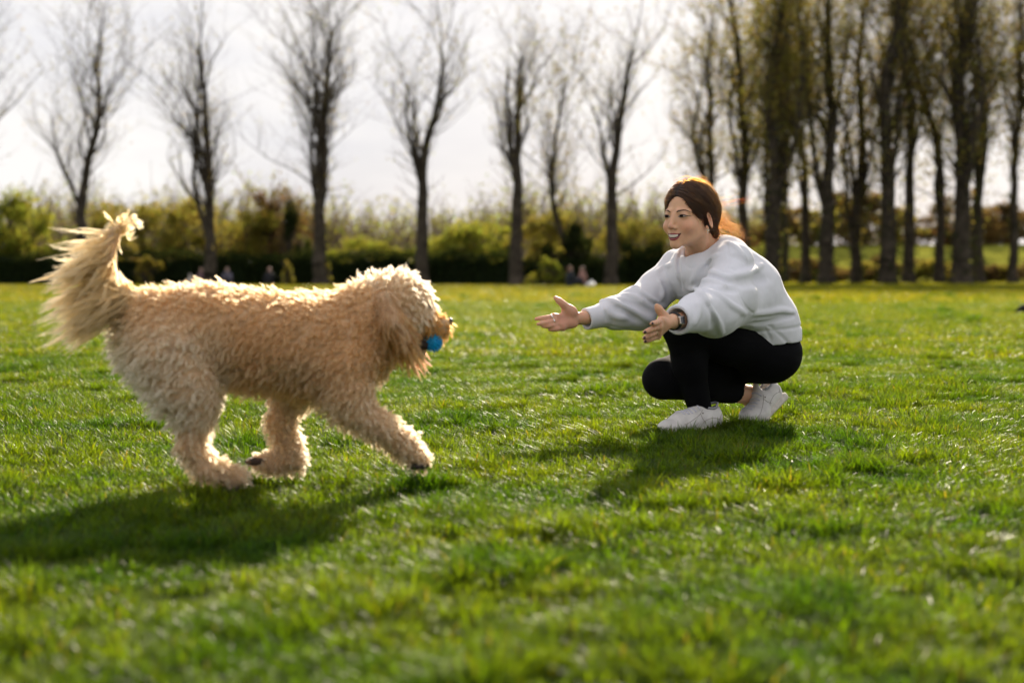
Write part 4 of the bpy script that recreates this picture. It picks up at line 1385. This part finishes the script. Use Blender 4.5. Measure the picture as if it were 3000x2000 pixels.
        l2 = curve1(ex, [(0.0165, -0.0030), (0.024, -0.0046), (0.032, -0.0048), (0.041, -0.0031), (0.0470, -0.0002)])
        if s < 0: face_patch("eyelid_line", lash_mat, -ex[::-1], (l2 - 0.0004)[::-1], (l2 + 0.0003)[::-1], 0.0004, base=0.0008, nt=4)
        else: face_patch("eyelid_line", lash_mat, ex, l2 - 0.0004, l2 + 0.0003, 0.0004, base=0.0008, nt=4)
        bx = np.linspace(0.0125, 0.0540, 25)
        bb = curve1(bx, [(0.0125, 0.0110), (0.022, 0.0142), (0.034, 0.0172), (0.045, 0.0160), (0.0540, 0.0125)])
        bt = bb + np.interp(bx, [0.0125, 0.018, 0.032, 0.046, 0.054], [0.0030, 0.0052, 0.0046, 0.0028, 0.0004])
        if s < 0: face_patch("eyebrow", brow_mat, -bx[::-1], bb[::-1], bt[::-1], 0.0009, base=0.0)
        else: face_patch("eyebrow", brow_mat, bx, bb, bt, 0.0009, base=0.0)
        # nails and jewellery come below

    # ---------------------------------------------------------------- sweatshirt
    SW = Field()
    tors = [(W(2098, 762, 4.905), 0.082), (W(2148, 845, 4.96), 0.102), (W(2198, 940, 5.0), 0.099), (W(2218, 985, 5.01), 0.098)]
    for s, wd in ((-1, 0.085), (1, 0.085)):
        for i in range(3):
            (a, ra), (b, rb) = tors[i], tors[i + 1]
            w0 = 0.06 if i == 0 else wd
            SW.cone(a + Lv * s * w0, b + Lv * s * wd, ra, rb, 0.05)
    SW.cone(W(2060, 800, 4.84), W(2120, 900, 4.88), 0.085, 0.085, 0.05)             # front of the chest
    SW.cone(W(2015, 800, 4.92), W(2080, 900, 4.95), 0.075, 0.075, 0.05)
    SW.ell(W(2222, 775, 4.98), (0.022, 0.05, 0.020), None, 0.035)                      # fold standing off the back
    SW.ell(W(2312, 922, 5.02), (0.020, 0.06, 0.014), None, 0.030)
    # hem: two cuts that meet at the side seam
    A, Bp, Cc = W(2171, 970, 4.85), W(2232, 1012, 4.85), W(2340, 990, 5.0)
    hem_p = []
    for p, q in ((A, Bp), (Bp, Cc)):
        nrm_ = np.cross(q - p, Lv); nrm_ = unit(nrm_)
        if nrm_[2] > 0: nrm_ = -nrm_
        p0 = (p + q) / 2
        hem_p.append((p0, nrm_))
        def cut(P, p0=p0, nn=nrm_): return (P - p0) @ nn
        SW.add(cut, (0.60, 4.66, -0.05), (1.3, 5.4, 0.42), 0.004, "i")
    # shoulders and sleeves
    SW.cone(W(2105, 745, 4.89), shL + np.array([0, 0, 0.004]), 0.052, 0.066, 0.04)
    SW.cone(W(2040, 760, 4.93), shR, 0.050, 0.062, 0.04)
    SW.chain([shL, W(2135, 858, 4.63), W(2092, 915, 4.52), W(2040, 915, 4.42), W(2012, 925, 4.375)], [0.064, 0.076, 0.074, 0.058, 0.047], 0.03)
    SW.chain([W(2012, 928, 4.375), W(1988, 936, 4.335)], [0.0465, 0.0465], 0.012)
    SW.cone(W(2130, 900, 4.70), W(2110, 935, 4.58), 0.06, 0.050, 0.04)
    SW.cone(W(2122, 878, 4.63), W(2192, 890, 4.84), 0.074, 0.080, 0.06)            # wide underarm of the batwing cut
    SW.chain([shR, W(1925, 848, 4.97), W(1862, 900, 4.90), W(1800, 914, 4.85), W(1770, 920, 4.825)], [0.064, 0.062, 0.064, 0.050, 0.040], 0.03)
    SW.cone(W(1880, 925, 4.90), W(1800, 932, 4.85), 0.045, 0.030, 0.03)
    SW.chain([W(1764, 924, 4.82), W(1720, 934, 4.787)], [0.039, 0.0375], 0.010)
    # cuffs are open: cut their ends square and hollow them
    for c0, c1, r in ((W(2012, 928, 4.375), W(1984, 937, 4.328), 0.0345), (W(1764, 924, 4.82), W(1716, 935, 4.785), 0.0275)):
        dd = unit(c1 - c0)
        def endcut(P, c=c1, d=dd): return (P - c) @ d
        SW.add(endcut, c1 - 0.07, c1 + 0.07, 0.002, "i")
        SW.cone(c1 - dd * 0.030, c1 + dd * 0.05, r, r, 0.004, "s")
    # neck opening
    na = unit(0.80 * np.array([0, 0, 1.0]) + 0.52 * Fv)
    nf = unit(Fv - na * (Fv @ na)); nl = np.cross(nf, na)
    nC = W(2054, 733, 4.868)
    SW.ell(nC + na * 0.02, (0.076, 0.072, 0.085), np.stack([nl, nf, na], 1), 0.010, "s")

    def surf(field, pts, x0, y0, sc):
        o = np.array([0, 0, CAM_H]); r = []
        for x, y in pts:
            t = W(x0 + x / sc, y0 + y / sc, 5.0); r.append(unit(t - o))
        D = np.array(r); P = o + D * 4.05
        for _ in range(42):
            P = P + D * np.clip(field.eval(P, pad=0.25), -0.03, 0.06)[:, None] * 0.9
        ok = P[:, 1] < 5.45
        return P[ok]
    folds = []

    def fold(pts, amp, wid, reg):
        x0, y0, sc = (1940, 660, 4.238) if reg == "A" else (1680, 720, 5.408)
        Q = surf(SW, spline(pts, max(8, len(pts) * 4)), x0, y0, sc)
        if len(Q) > 1: folds.append((Q, amp, wid))
    R_, V_ = -0.0180, 0.0150
    for pts, amp, wid, reg in [
        ([(500, 780), (700, 870), (880, 1000), (1040, 1100)], R_, .011, "A"),
        ([(505, 860), (600, 1000), (680, 1160), (745, 1340)], R_ * 1.1, .010, "A"),
        ([(330, 790), (440, 810), (510, 880)], R_, .010, "A"),
        ([(560, 940), (640, 1100), (640, 1260)], V_ * 1.2, .014, "A"),
        ([(430, 950), (450, 1080), (380, 1250)], R_, .012, "A"),
        ([(600, 560), (720, 610), (830, 650)], R_, .009, "A"),
        ([(540, 620), (660, 645), (780, 690), (880, 700)], V_ * 1.3, .008, "A"),
        ([(500, 680), (650, 690), (800, 760)], R_ * .8, .010, "A"),
        ([(560, 760), (760, 800), (930, 800)], V_, .014, "A"),
        ([(830, 640), (1000, 605), (1150, 545), (1240, 480)], R_ * 1.1, .012, "A"),
        ([(900, 720), (1100, 700), (1300, 650)], V_ * 1.2, .018, "A"),
        ([(850, 540), (1000, 530), (1150, 480)], V_ * .8, .014, "A"),
        ([(1130, 1095), (1300, 1085), (1480, 1060), (1630, 1085)], R_ * 1.3, .011, "A"),
        ([(1100, 1218), (1300, 1205), (1500, 1150), (1630, 1112)], V_ * 2.0, .008, "A"),
        ([(1150, 1140), (1350, 1130), (1560, 1100)], V_ * .8, .010, "A"),
        ([(800, 200), (930, 280), (1060, 430)], R_ * .8, .009, "A"),
        ([(860, 380), (960, 400), (1060, 470)], V_ * .7, .012, "A"),
        ([(480, 520), (600, 420), (720, 360)], R_ * .8, .010, "A"),
        ([(540, 520), (620, 420), (650, 380)], V_ * .9, .007, "A"),
        ([(500, 450), (430, 570), (370, 720)], R_ * .8, .009, "A"),
        ([(180, 330), (170, 480), (200, 660)], R_ * 1.1, .010, "A"),
        ([(265, 330), (250, 480), (260, 700)], R_ * 1.0, .008, "A"),
        ([(245, 300), (205, 420), (200, 530), (220, 680), (235, 790)], 0.016, .006, "A"),
        ([(1280, 1280), (1330, 1380), (1350, 1430)], V_ * .5, .005, "A"),
        ([(860, 650), (940, 770), (980, 900), (1050, 1020), (1120, 1080), (1190, 1110), (1185, 1160), (1100, 1215)], .0030, .0032, "A"),
        ([(805, 200), (815, 330), (830, 400), (820, 500), (740, 600)], .0026, .0030, "A"),
        ([(85, 985), (180, 960), (280, 1010), (330, 1090), (350, 1180)], .0040, .0040, "A"),
        ([(290, 480), (330, 525), (420, 525), (470, 490)], .0022, .0030, "A"),
        ([(1000, 690), (1200, 830), (1470, 1000)], R_ * 1.1, .011, "B"),
        ([(940, 650), (1010, 650), (1040, 690)], R_ * 1.0, .006, "B"),
        ([(530, 830), (700, 900), (900, 1010), (1150, 1150), (1280, 1200)], R_, .011, "B"),
        ([(480, 960), (620, 1100), (850, 1150)], R_ * .9, .011, "B"),
        ([(640, 960), (850, 1060), (1050, 1180)], V_, .013, "B"),
        ([(760, 860), (1000, 950), (1280, 1060)], V_ * .9, .012, "B"),
        ([(800, 760), (1000, 810), (1120, 900)], R_ * .8, .009, "B"),
        ([(1050, 740), (1250, 890), (1420, 940)], V_, .010, "B"),
        ([(1350, 540), (1420, 680), (1400, 840)], R_, .009, "B"),
        ([(1390, 560), (1470, 720), (1500, 900)], V_ * 1.4, .008, "B"),
        ([(1330, 420), (1430, 330), (1560, 300)], R_ * .7, .010, "B"),
        ([(400, 860), (450, 960), (500, 1060), (520, 1200)], .0042, .0036, "B"),
        ([(520, 1245), (700, 1290), (950, 1310), (1090, 1310)], .0030, .0032, "B"),
        ([(340, 890), (420, 880), (480, 850)], R_ * .8, .006, "B"),
    ]:
        fold(pts, amp, wid, reg)

    def sw_disp(P):
        d = 0.0028 * fbm(P * np.array([26, 26, 26.0]), 11, 2)
        d = d + 0.0050 * fbm(P * np.array([9, 9, 12.0]), 5, 2)
        cuffw = np.minimum(np.linalg.norm(P - W(1990, 936, 4.34), axis=1), np.linalg.norm(P - W(1722, 934, 4.79), axis=1))
        d = d * np.clip((cuffw - 0.04) / 0.06, 0, 1)
        # ribbed hem
        hb_ = np.minimum(np.abs((P - hem_p[0][0]) @ hem_p[0][1] + 0.052), np.abs((P - hem_p[1][0]) @ hem_p[1][1] + 0.052))
        lowm = (P[:, 2] < 0.36) & (P[:, 1] > 4.70)
        d = d + np.where(lowm, 0.0035 * np.exp(-(hb_ / 0.006) ** 2), 0)
        for Q, amp, wid in folds:
            lo, hi = Q.min(0) - wid * 3, Q.max(0) + wid * 3
            m = np.nonzero(((P > lo) & (P < hi)).all(1))[0]
            if len(m) == 0: continue
            p = P[m]; best = np.full(len(m), 9.0); tb = np.zeros(len(m))
            for i in range(len(Q) - 1):
                ab = Q[i + 1] - Q[i]; L2 = ab @ ab + 1e-12
                t = np.clip(((p - Q[i]) @ ab) / L2, 0, 1)
                dd = ((p - Q[i] - t[:, None] * ab) ** 2).sum(1)
                w = dd < best
                best[w] = dd[w]; tb[w] = (i + t[w]) / (len(Q) - 1)
            taper = np.clip(np.minimum(tb, 1 - tb) * 5 + 0.25, 0, 1)
            wid2 = wid * (0.85 if abs(amp) > 0.0045 else 1.0)
            d[m] += amp * taper * np.exp(-best / (wid2 * wid2))
        return d
    SW.disp = sw_disp
    sV, sF = SW.mesh(0.0046, project=1)
    sweat = mesh_obj("sweatshirt", sV, sF, fleece, person)
    # collar band and undershirt edge
    def ring(c, rl, rf, tr, n=48, flat=1.7, name="collar", mat=fleece, parent=sweat, push=0.0):
        th = np.linspace(0, 2 * np.pi, n, endpoint=False)
        cen = c + np.outer(np.cos(th) * rl, nl) + np.outer(np.sin(th) * rf, nf)
        outw = np.outer(np.cos(th), nl) + np.outer(np.sin(th), nf)
        ph_ = np.linspace(0, 2 * np.pi, 10, endpoint=False)
        V = cen[:, None] + tr * (np.cos(ph_)[None, :, None] * outw[:, None] * 0.55 + np.sin(ph_)[None, :, None] * flat * na[None, None])
        i = np.arange(n)[:, None]; j = np.arange(10)[None]
        f = np.stack([i * 10 + j, ((i + 1) % n) * 10 + j, ((i + 1) % n) * 10 + (j + 1) % 10, i * 10 + (j + 1) % 10], -1).reshape(-1, 4)
        return mesh_obj(name, V.reshape(-1, 3), f, mat, parent)
    ring(nC - na * 0.008, 0.078, 0.074, 0.010)
    ring(nC - na * 0.020 - nf * 0.004, 0.066, 0.058, 0.006, name="undershirt", mat=mat_simple("black top", (0.012, 0.012, 0.014), rough=0.8), parent=person)

    # ---------------------------------------------------------------- leggings
    LG = Field()
    LG.chain([HL, HL * 0.5 + kneeL * 0.5, kneeL, kneeL * 0.55 + ankL * 0.45, W(2051, 1199, 4.845)], [0.092, 0.082, 0.058, 0.055, 0.040], 0.03)
    LG.chain([HR, HR * 0.5 + kneeR * 0.5, kneeR, kneeR * 0.55 + ankR * 0.45, W(2163, 1150, 5.075)], [0.098, 0.085, 0.064, 0.056, 0.040], 0.03)
    LG.cone(HL, HR, 0.098, 0.098, 0.04)
    LG.cone(hipC + np.array([0.008, 0.0, 0.0]), W(2200, 975, 5.01), 0.100, 0.090, 0.04)
    LG.ell(W(2230, 1040, 4.98), (0.108, 0.13, 0.090), None, 0.03)
    for c, d in ((W(2052, 1199, 4.845), unit(ankL - kneeL)), (W(2158, 1152, 5.07), unit(np.array([0.75, 0.5, -0.35])))):
        def lcut(P, c=c, d=d): return (P - c) @ d
        LG.add(lcut, c - 0.06, c + 0.06, 0.002, "i")
    LG.disp = lambda P: 0.0022 * fbm(P * np.array([18, 18, 40.0]), 21, 2)
    gV, gF = LG.mesh(0.006, project=1)
    mesh_obj("leggings", gV, gF, black_jersey, person)

    # ---------------------------------------------------------------- trainers
    def trainer(heel, ball, toe, up, side, bend):
        """heel/ball/toe: points on the bottom of the sole; bend: forefoot flat on the ground"""
        fw = unit(ball - heel); R = frame(fw, up); lat = R[:, 0]; u = R[:, 2]
        fw2 = unit(toe - ball); R2 = frame(fw2, (0, 0, 1)); u2 = R2[:, 2]
        L1 = np.linalg.norm(ball - heel)
        f = Field()
        f.cone(heel + fw * 0.030 + u * 0.040, ball + u * 0.036, 0.034, 0.038, 0.02)
        f.cone(heel + fw * 0.030 + u * 0.062, heel + fw * 0.09 + u * 0.060, 0.030, 0.030, 0.02)
        f.cone(heel + fw * 0.10 + u * 0.066, ball + u * 0.036, 0.025, 0.028, 0.02)
        f.cone(ball + u2 * 0.030, toe - fw2 * 0.036 + u2 * 0.024, 0.035, 0.026, 0.02)
        f.ell(toe - fw2 * 0.045 + u2 * 0.027, (0.041, 0.046, 0.025), R2, 0.012)
        f.cone(heel + fw * 0.095 + u * 0.085, heel + fw * 0.075 + u * 0.118, 0.018, 0.012, 0.014)     # tongue
        f.cone(heel + fw * 0.020 + u * 0.070, heel + fw * 0.016 + u * 0.082, 0.016, 0.010, 0.012)     # heel tab
        f.ell(heel + fw * 0.050 + u * 0.096, (0.026, 0.038, 0.030), R, 0.006, "s")                      # foot opening
        v, q = f.mesh(0.0038, project=1)
        shoe = mesh_obj("trainer", v, q, leather, person)
        # sole
        g = Field()
        hw = 0.040
        g.box(heel * 0.5 + ball * 0.5 + u * 0.012, (hw * 0.9, L1 / 2 + 0.004, 0.014), R, 0.011, 0.006)
        g.ell(heel + fw * 0.036 + u * 0.012, (0.038, 0.042, 0.015), R, 0.008)
        g.cone(ball + u2 * 0.013 - lat * 0.022, toe - fw2 * 0.03 + u2 * 0.013 - lat * 0.012, 0.016, 0.014, 0.012)
        g.cone(ball + u2 * 0.013 + lat * 0.022, toe - fw2 * 0.03 + u2 * 0.013 + lat * 0.012, 0.016, 0.014, 0.012)
        g.ell(toe - fw2 * 0.040 + u2 * 0.013, (0.042, 0.043, 0.015), R2, 0.008)
        v, q = g.mesh(0.0038, project=1)
        mesh_obj("sole", v, q, sole_mat, shoe)
        def on(a, b, c):     # a along, b lateral, c up from the side, pushed onto the upper
            return heel + fw * a + lat * b + u * c
        def lay(pts, rad, name, mat, dirv):
            P = np.array([on(*p) for p in spline(pts, 16)])
            P = f.march(P + dirv * 0.05, np.tile(-dirv, (len(P), 1)), 50)
            V, Fq = tube([(P + dirv * rad * 0.2, rad)], 6)
            return mesh_obj(name, V, Fq, mat, shoe)
        # overlay seams on both sides
        for s in (-1, 1):
            dv = lat * s
            for pts in ([(0.010, 0, 0.066), (0.022, 0, 0.056), (0.030, 0, 0.040)],
                        [(0.100, 0, 0.080), (0.118, 0, 0.064), (0.150, 0, 0.050), (0.190, 0, 0.036)],
                        [(0.030, 0, 0.046), (0.060, 0, 0.052), (0.095, 0, 0.044), (0.105, 0, 0.036)],
                        [(0.112, 0, 0.070), (0.106, 0, 0.052), (0.092, 0, 0.036)]):
                lay(pts, 0.0008, "seam", stitch_mat, dv)
        # lining rim
        th = np.linspace(0, 2 * np.pi, 28, endpoint=False)
        rim = [heel + fw * (0.050 + 0.037 * math.sin(a)) + lat * 0.025 * math.cos(a) + u * (0.083 + 0.008 * math.sin(a) ** 2 + (0.008 if math.sin(a) < -0.5 else 0)) for a in th]
        rim = np.array(rim + [rim[0]])
        V, Fq = tube([(rim, 0.0045)], 6)
        mesh_obj("lining", V, Fq, lining_mat, shoe)
        for i in range(5):
            a = 0.108 + i * 0.017
            lay([(a, -0.026, 0.05), (a + 0.003, 0.0, 0.05), (a, 0.026, 0.05)], 0.0030, "lace", lace_mat, u if a < L1 else u)
        for s in (-1, 1):
            p = f.march(np.array([on(0.102, 0, 0.070) + lat * s * 0.06]), np.array([-lat * s]), 60)[0]
            e = Field(); e.ell(p, (0.003, 0.003, 0.003)); v, q = e.mesh(0.0014, margin=0.004)
            mesh_obj("eyelet", v, q, stitch_mat, shoe)
        return shoe
    fd = unit(np.array([-0.83, -0.56, 0]))
    heelL = W(2106, 1252, 4.87); heelL[2] = -0.006
    s1 = trainer(heelL, heelL + fd * 0.175, heelL + fd * 0.262, (0, 0, 1), Lv, False)
    s1["label"] = "white trainer flat on the grass"
    ballR = W(2226, 1238, 5.05); ballR[2] = 0.006
    fdR = unit(np.array([-0.86, -0.50, 0]))
    heelR = W(2292, 1168, 5.14)
    toeR = ballR + fdR * 0.085
    s2 = trainer(heelR, ballR, toeR, unit(np.array([-0.72, -0.42, 0.55])), Lv, True)
    s2["label"] = "white trainer with its heel raised"

    # ---------------------------------------------------------------- jewellery, watch, nails
    gold = mat_simple("pale gold", (0.85, 0.66, 0.42), rough=0.22, metallic=1.0)
    silver = mat_simple("silver", (0.85, 0.84, 0.82), rough=0.2, metallic=1.0)
    steel = mat_simple("watch steel", (0.55, 0.50, 0.45), rough=0.25, metallic=1.0)
    strap_mat = mat_simple("black strap", (0.01, 0.01, 0.011), rough=0.6)
    nail_mat = mat_simple("dark nail varnish", (0.045, 0.008, 0.014), rough=0.15)

    def torus(name, c, axis, R, r, mat, parent, sx=1.0, n=24, m=8):
        R_ = frame(axis, (0.13, 0.2, 0.97) if abs(unit(axis)[2]) < 0.9 else (1, 0, 0))
        th = np.linspace(0, 2 * np.pi, n, endpoint=False); ph_ = np.linspace(0, 2 * np.pi, m, endpoint=False)
        x = (R + r * np.cos(ph_)[None]) * np.cos(th)[:, None]; z = (R + r * np.cos(ph_)[None]) * np.sin(th)[:, None]
        y = np.repeat((r * sx * np.sin(ph_))[None], n, 0)
        V = c + np.stack([x, y, z], -1).reshape(-1, 3) @ R_.T
        i = np.arange(n)[:, None]; j = np.arange(m)[None]
        f = np.stack([i * m + j, ((i + 1) % n) * m + j, ((i + 1) % n) * m + (j + 1) % m, i * m + (j + 1) % m], -1).reshape(-1, 4)
        return mesh_obj(name, V, f, mat, parent)
    torus("ring", W(1614.5, 929, 4.727), W(1600, 931, 4.717) - W(1620, 927, 4.735), 0.0086, 0.0016, silver, person, 1.6)
    torus("ring", W(1616, 933, 4.727), W(1600, 931, 4.717) - W(1620, 927, 4.735), 0.0086, 0.0010, gold, person, 1.3)
    torus("ring", W(1620.5, 941, 4.723), W(1603, 945, 4.708) - W(1626, 940, 4.730), 0.0086, 0.0016, silver, person, 1.6)
    torus("ring", W(1919, 975, 4.208), W(1905, 981, 4.188) - W(1926, 972, 4.222), 0.0084, 0.0009, gold, person, 1.2)
    wd = unit(wrL - elL)
    wc = wrL - wd * 0.004
    torus("watch_strap", wc, wd, 0.0262, 0.0022, strap_mat, person, 4.0, 32)
    wn = unit(np.array([0.55, -0.80, 0.10])); wn = unit(wn - wd * (wn @ wd))
    wf = Field(); wf.box(wc + wn * 0.0275, (0.013, 0.015, 0.0045), np.stack([np.cross(wd, wn), wd, wn], 1), 0.003, 0.002)
    v, q = wf.mesh(0.0016, margin=0.006)
    wcase = mesh_obj("watch_case", v, q, steel, person)
    wf = Field(); wf.box(wc + wn * 0.0315, (0.0105, 0.0125, 0.0012), np.stack([np.cross(wd, wn), wd, wn], 1), 0.001, 0.002)
    v, q = wf.mesh(0.0012, margin=0.005)
    mesh_obj("watch_face", v, q, mat_simple("watch glass", (0.01, 0.01, 0.012), rough=0.08), wcase)
    # earring: open five-sided gold stud with a small drop
    ec = hp(0.0775, -0.004, -0.0445)
    torus("earring", ec, HM @ np.array([-1, 0.45, 0]), 0.0052, 0.0013, gold, person, 1.0, 5, 6)
    ef = Field(); ef.ell(ec + np.array([0, 0, -0.001]), (0.0022, 0.0022, 0.0030)); ef.ell(ec + np.array([0, 0, -0.0085]), (0.0016, 0.0016, 0.0020), None, 0.002)
    v, q = ef.mesh(0.0009, margin=0.004); mesh_obj("earring_drop", v, q, silver, person)
    for px, py, Y, tx, ty, tY in ((1908, 948, 4.160, 1921, 946, 4.185), (1888, 973, 4.165, 1908, 965, 4.178), (1887, 990, 4.178, 1905, 981, 4.188), (1890, 1000, 4.198, 1908, 992, 4.206), (1925, 897, 4.250, 1932, 908, 4.255)):
        p, q0 = W(px, py, Y), W(tx, ty, tY)
        dv = unit(p - q0)
        nn = unit(np.array([0.25, -0.95, 0.15])); nn = unit(nn - dv * (nn @ dv))
        nfld = Field(); nfld.ell(p + nn * 0.0042 - dv * 0.0005, (0.0042, 0.0062, 0.0024), np.stack([np.cross(dv, nn), dv, nn], 1))
        v, q = nfld.mesh(0.0010, margin=0.004)
        mesh_obj("fingernail", v, q, nail_mat, person)

    # ---------------------------------------------------------------- hair
    hair_mat, N, K, out = new_mat("dark brown hair")
    hb = N.new("ShaderNodeBsdfHairPrincipled"); hb.model = "CHIANG"; hb.parametrization = "MELANIN"
    hb.inputs["Melanin"].default_value = 0.74; hb.inputs["Melanin Redness"].default_value = 0.65
    hb.inputs["Roughness"].default_value = 0.30; hb.inputs["Radial Roughness"].default_value = 0.35
    hb.inputs["Random Color"].default_value = 0.3
    K.new(hb.outputs[0], out.inputs["Surface"])
    cap_mat = mat_simple("hair underlayer", (0.018, 0.009, 0.006), rough=0.6, spec=0.3, noise=(120, 0.4), bump=(250, 0.5, 0.002))
    HA = Field()
    HA.ell(hp(0, -0.017, 0.040), (0.0775, 0.0925, 0.0890), HM, 0.02)
    HA.ell(hp(0.0, -0.060, 0.010), (0.066, 0.055, 0.062), HM, 0.03)
    HA.ell(hp(0.018, -0.102, -0.046), (0.029, 0.030, 0.030), HM, 0.016)
    HA.ell(hp(0, 0.105, -0.026), (0.064, 0.088, 0.098), HM, 0.006, "s")
    HA.ell(hp(0.080, 0.014, -0.044), (0.030, 0.044, 0.045), HM, 0.010, "s")
    HA.ell(hp(-0.080, 0.010, -0.050), (0.030, 0.050, 0.045), HM, 0.012, "s")
    HA.ell(hp(0.080, -0.012, -0.010), (0.018, 0.022, 0.031), HM, 0.006, "s")
    HA.ell(hp(0, -0.02, -0.11), (0.06, 0.08, 0.055), HM, 0.01, "s")
    def ha_disp(P):
        q = (P - Hc) @ HM                      # ridges that run from the parting towards the knot
        a_ = np.arctan2(q[:, 2] + 0.05, -q[:, 1] - 0.10 + 1e-6); r_ = np.abs(q[:, 0])
        return 0.0028 * fbm(np.stack([a_ * 9 + r_ * 30, r_ * 4, q[:, 1] * 4 + 0 * a_], -1), 91, 2) + 0.0030 * fbm(q * np.array([30, 18, 30.0]), 92, 2)
    HA.disp = ha_disp
    hV, hF = HA.mesh(0.0034, project=1)
    mesh_obj("hair", hV, hF, cap_mat, person)
    # strands combed from the parting to the low knot
    inv = HM.T
    def to_head(P):
        q = (P - Hc) @ HM
        return np.stack([-q[:, 0], q[:, 1], q[:, 2]], 1)
    def from_head(Q):
        return Hc + np.stack([-Q[:, 0], Q[:, 1], Q[:, 2]], 1) @ HM.T
    NS = 6500
    root = sample_surface(hV, hF, NS * 2)
    rh = to_head(root)
    knot = np.array([0.018, -0.104, -0.046])
    ctr = np.array([0, -0.025, 0.02])
    okr = (np.linalg.norm(rh - knot, axis=1) > 0.03)
    root = root[okr][:NS]; rh = rh[okr][:NS]; NS = len(rh)
    KP = 12
    ts = np.linspace(0, 1, KP)
    d0 = rh - ctr; r0 = np.linalg.norm(d0, axis=1, keepdims=True); d0 = d0 / r0
    kt = knot + rng.normal(0, 0.010, (NS, 3)); d1 = kt - ctr; r1 = np.linalg.norm(d1, axis=1, keepdims=True); d1 = d1 / r1
    # detour sideways off the parting
    sidev = np.sign(rh[:, 0] + 0.004)[:, None] * np.array([[1.0, 0.0, -0.25]])
    topw = np.clip((rh[:, 2] - 0.05) / 0.06, 0, 1)[:, None]
    frontw = np.clip((rh[:, 1] + 0.02) / 0.08, 0, 1)[:, None]
    Q = np.zeros((NS, KP, 3))
    frac = rng.uniform(0.55, 1.0, NS)
    for i, t_ in enumerate(ts):
        t2 = (t_ * frac)[:, None]
        d = d0 * (1 - t2) + d1 * t2 + sidev * (0.75 * topw + 0.35 * frontw) * (4 * t2 * (1 - t2)) * 0.55
        d = d / np.linalg.norm(d, axis=1, keepdims=True)
        Q[:, i] = ctr + d * (r0 * (1 - t2) + r1 * t2)
    Pw = from_head(Q.reshape(-1, 3))
    for _ in range(3):                     # keep the strands lying on the hair volume
        dd = HA.eval(Pw, pad=0.05); g = HA.grad(Pw)
        Pw = Pw - g * np.clip(dd - 0.0012, -0.02, 0.02)[:, None] * 0.9
    Pw = Pw.reshape(NS, KP, 3)
    lift = (rng.random((NS, 1)) ** 2.5 * 0.0065) * np.sin(np.pi * ts)[None]
    g = HA.grad(Pw.reshape(-1, 3)).reshape(NS, KP, 3)
    Pw = Pw + g * (lift[..., None] + 0.0004) + np.cumsum(rng.normal(0, 0.0007, (NS, KP, 3)), 1)
    fx = Field(); fx.ell(hp(0, 0.105, -0.028), (0.056, 0.086, 0.088), HM)
    ex_ = Field(); ex_.ell(hp(0.080, -0.012, -0.012), (0.014, 0.018, 0.027), HM)
    bad = (ex_.eval(Pw.reshape(-1, 3), pad=0.02).reshape(NS, KP) < 0).any(1)
    bad |= (fx.eval(Pw.reshape(-1, 3), pad=0.02).reshape(NS, KP) < 0).any(1)
    Pw = Pw[~bad]
    # some locks stand a little proud of the rest, which breaks up the outline
    lock = fbm(Pw[:, 4] * 60.0, 95, 2)
    Pw = Pw + (HA.grad(Pw.reshape(-1, 3)).reshape(Pw.shape)) * (np.clip(lock, 0, 1)[:, None, None] * 0.006 * np.sin(np.pi * ts)[None, :, None])
    streak = fbm(np.column_stack([Pw[:, 6] * 90.0]), 97, 2) > 0.10
    hair_light = hair_mat.copy(); hair_light.name = "lighter brown hair"
    for n_ in hair_light.node_tree.nodes:
        if n_.type == "BSDF_HAIR_PRINCIPLED": n_.inputs["Melanin"].default_value = 0.52
    curves_obj("hair_strands", Pw[~streak], 0.00036 * (1 - 0.5 * ts ** 2)[None], hair_mat, person)
    curves_obj("hair_strands", Pw[streak], 0.00044 * (1 - 0.5 * ts ** 2)[None], hair_light, person)
    # loose wisps blown back from the knot and the crown
    wisps = []
    def wisp(px0, py0, Y0, px1, py1, Y1, n, spread0, spread1, sag, wav=0.004):
        for _ in range(n):
            a = W(px0, py0, Y0) + rng.normal(0, spread0, 3); b = W(px1, py1, Y1) + rng.normal(0, spread1, 3)
            m1 = a * 0.66 + b * 0.34 + rng.normal(0, wav, 3) + np.array([0, 0, sag]); m2 = a * 0.33 + b * 0.67 + rng.normal(0, wav, 3) + np.array([0, 0, sag * 0.8])
            wisps.append(spline([a, m1, m2, b], 10))
    wisp(2088, 652, 4.80, 2165, 690, 4.84, 80, 0.014, 0.020, 0.006)
    wisp(2086, 640, 4.80, 2150, 668, 4.84, 80, 0.014, 0.016, 0.008)
    wisp(2082, 612, 4.82, 2125, 655, 4.85, 60, 0.014, 0.014, 0.008)
    wisp(2078, 625, 4.80, 2180, 694, 4.84, 14, 0.010, 0.006, 0.010)
    wisp(2070, 595, 4.82, 2200, 585, 4.86, 5, 0.012, 0.010, -0.006, 0.005)
    wisp(2080, 605, 4.82, 2150, 582, 4.86, 6, 0.014, 0.014, -0.008, 0.006)
    wisp(2075, 590, 4.82, 2160, 665, 4.86, 10, 0.010, 0.012, 0.018)
    wisp(2050, 525, 4.80, 2105, 600, 4.84, 26, 0.012, 0.010, 0.014)
    wisp(1990, 535, 4.78, 2080, 570, 4.83, 12, 0.012, 0.012, 0.026)
    wisp(2000, 530, 4.78, 2060, 530, 4.83, 8, 0.008, 0.012, 0.006)
    wisp(2092, 665, 4.82, 2140, 720, 4.86, 30, 0.008, 0.012, 0.006)
    curves_obj("hair_wisps", np.array(wisps), 0.00026 * (1 - 0.6 * np.linspace(0, 1, 10))[None], hair_mat, person)
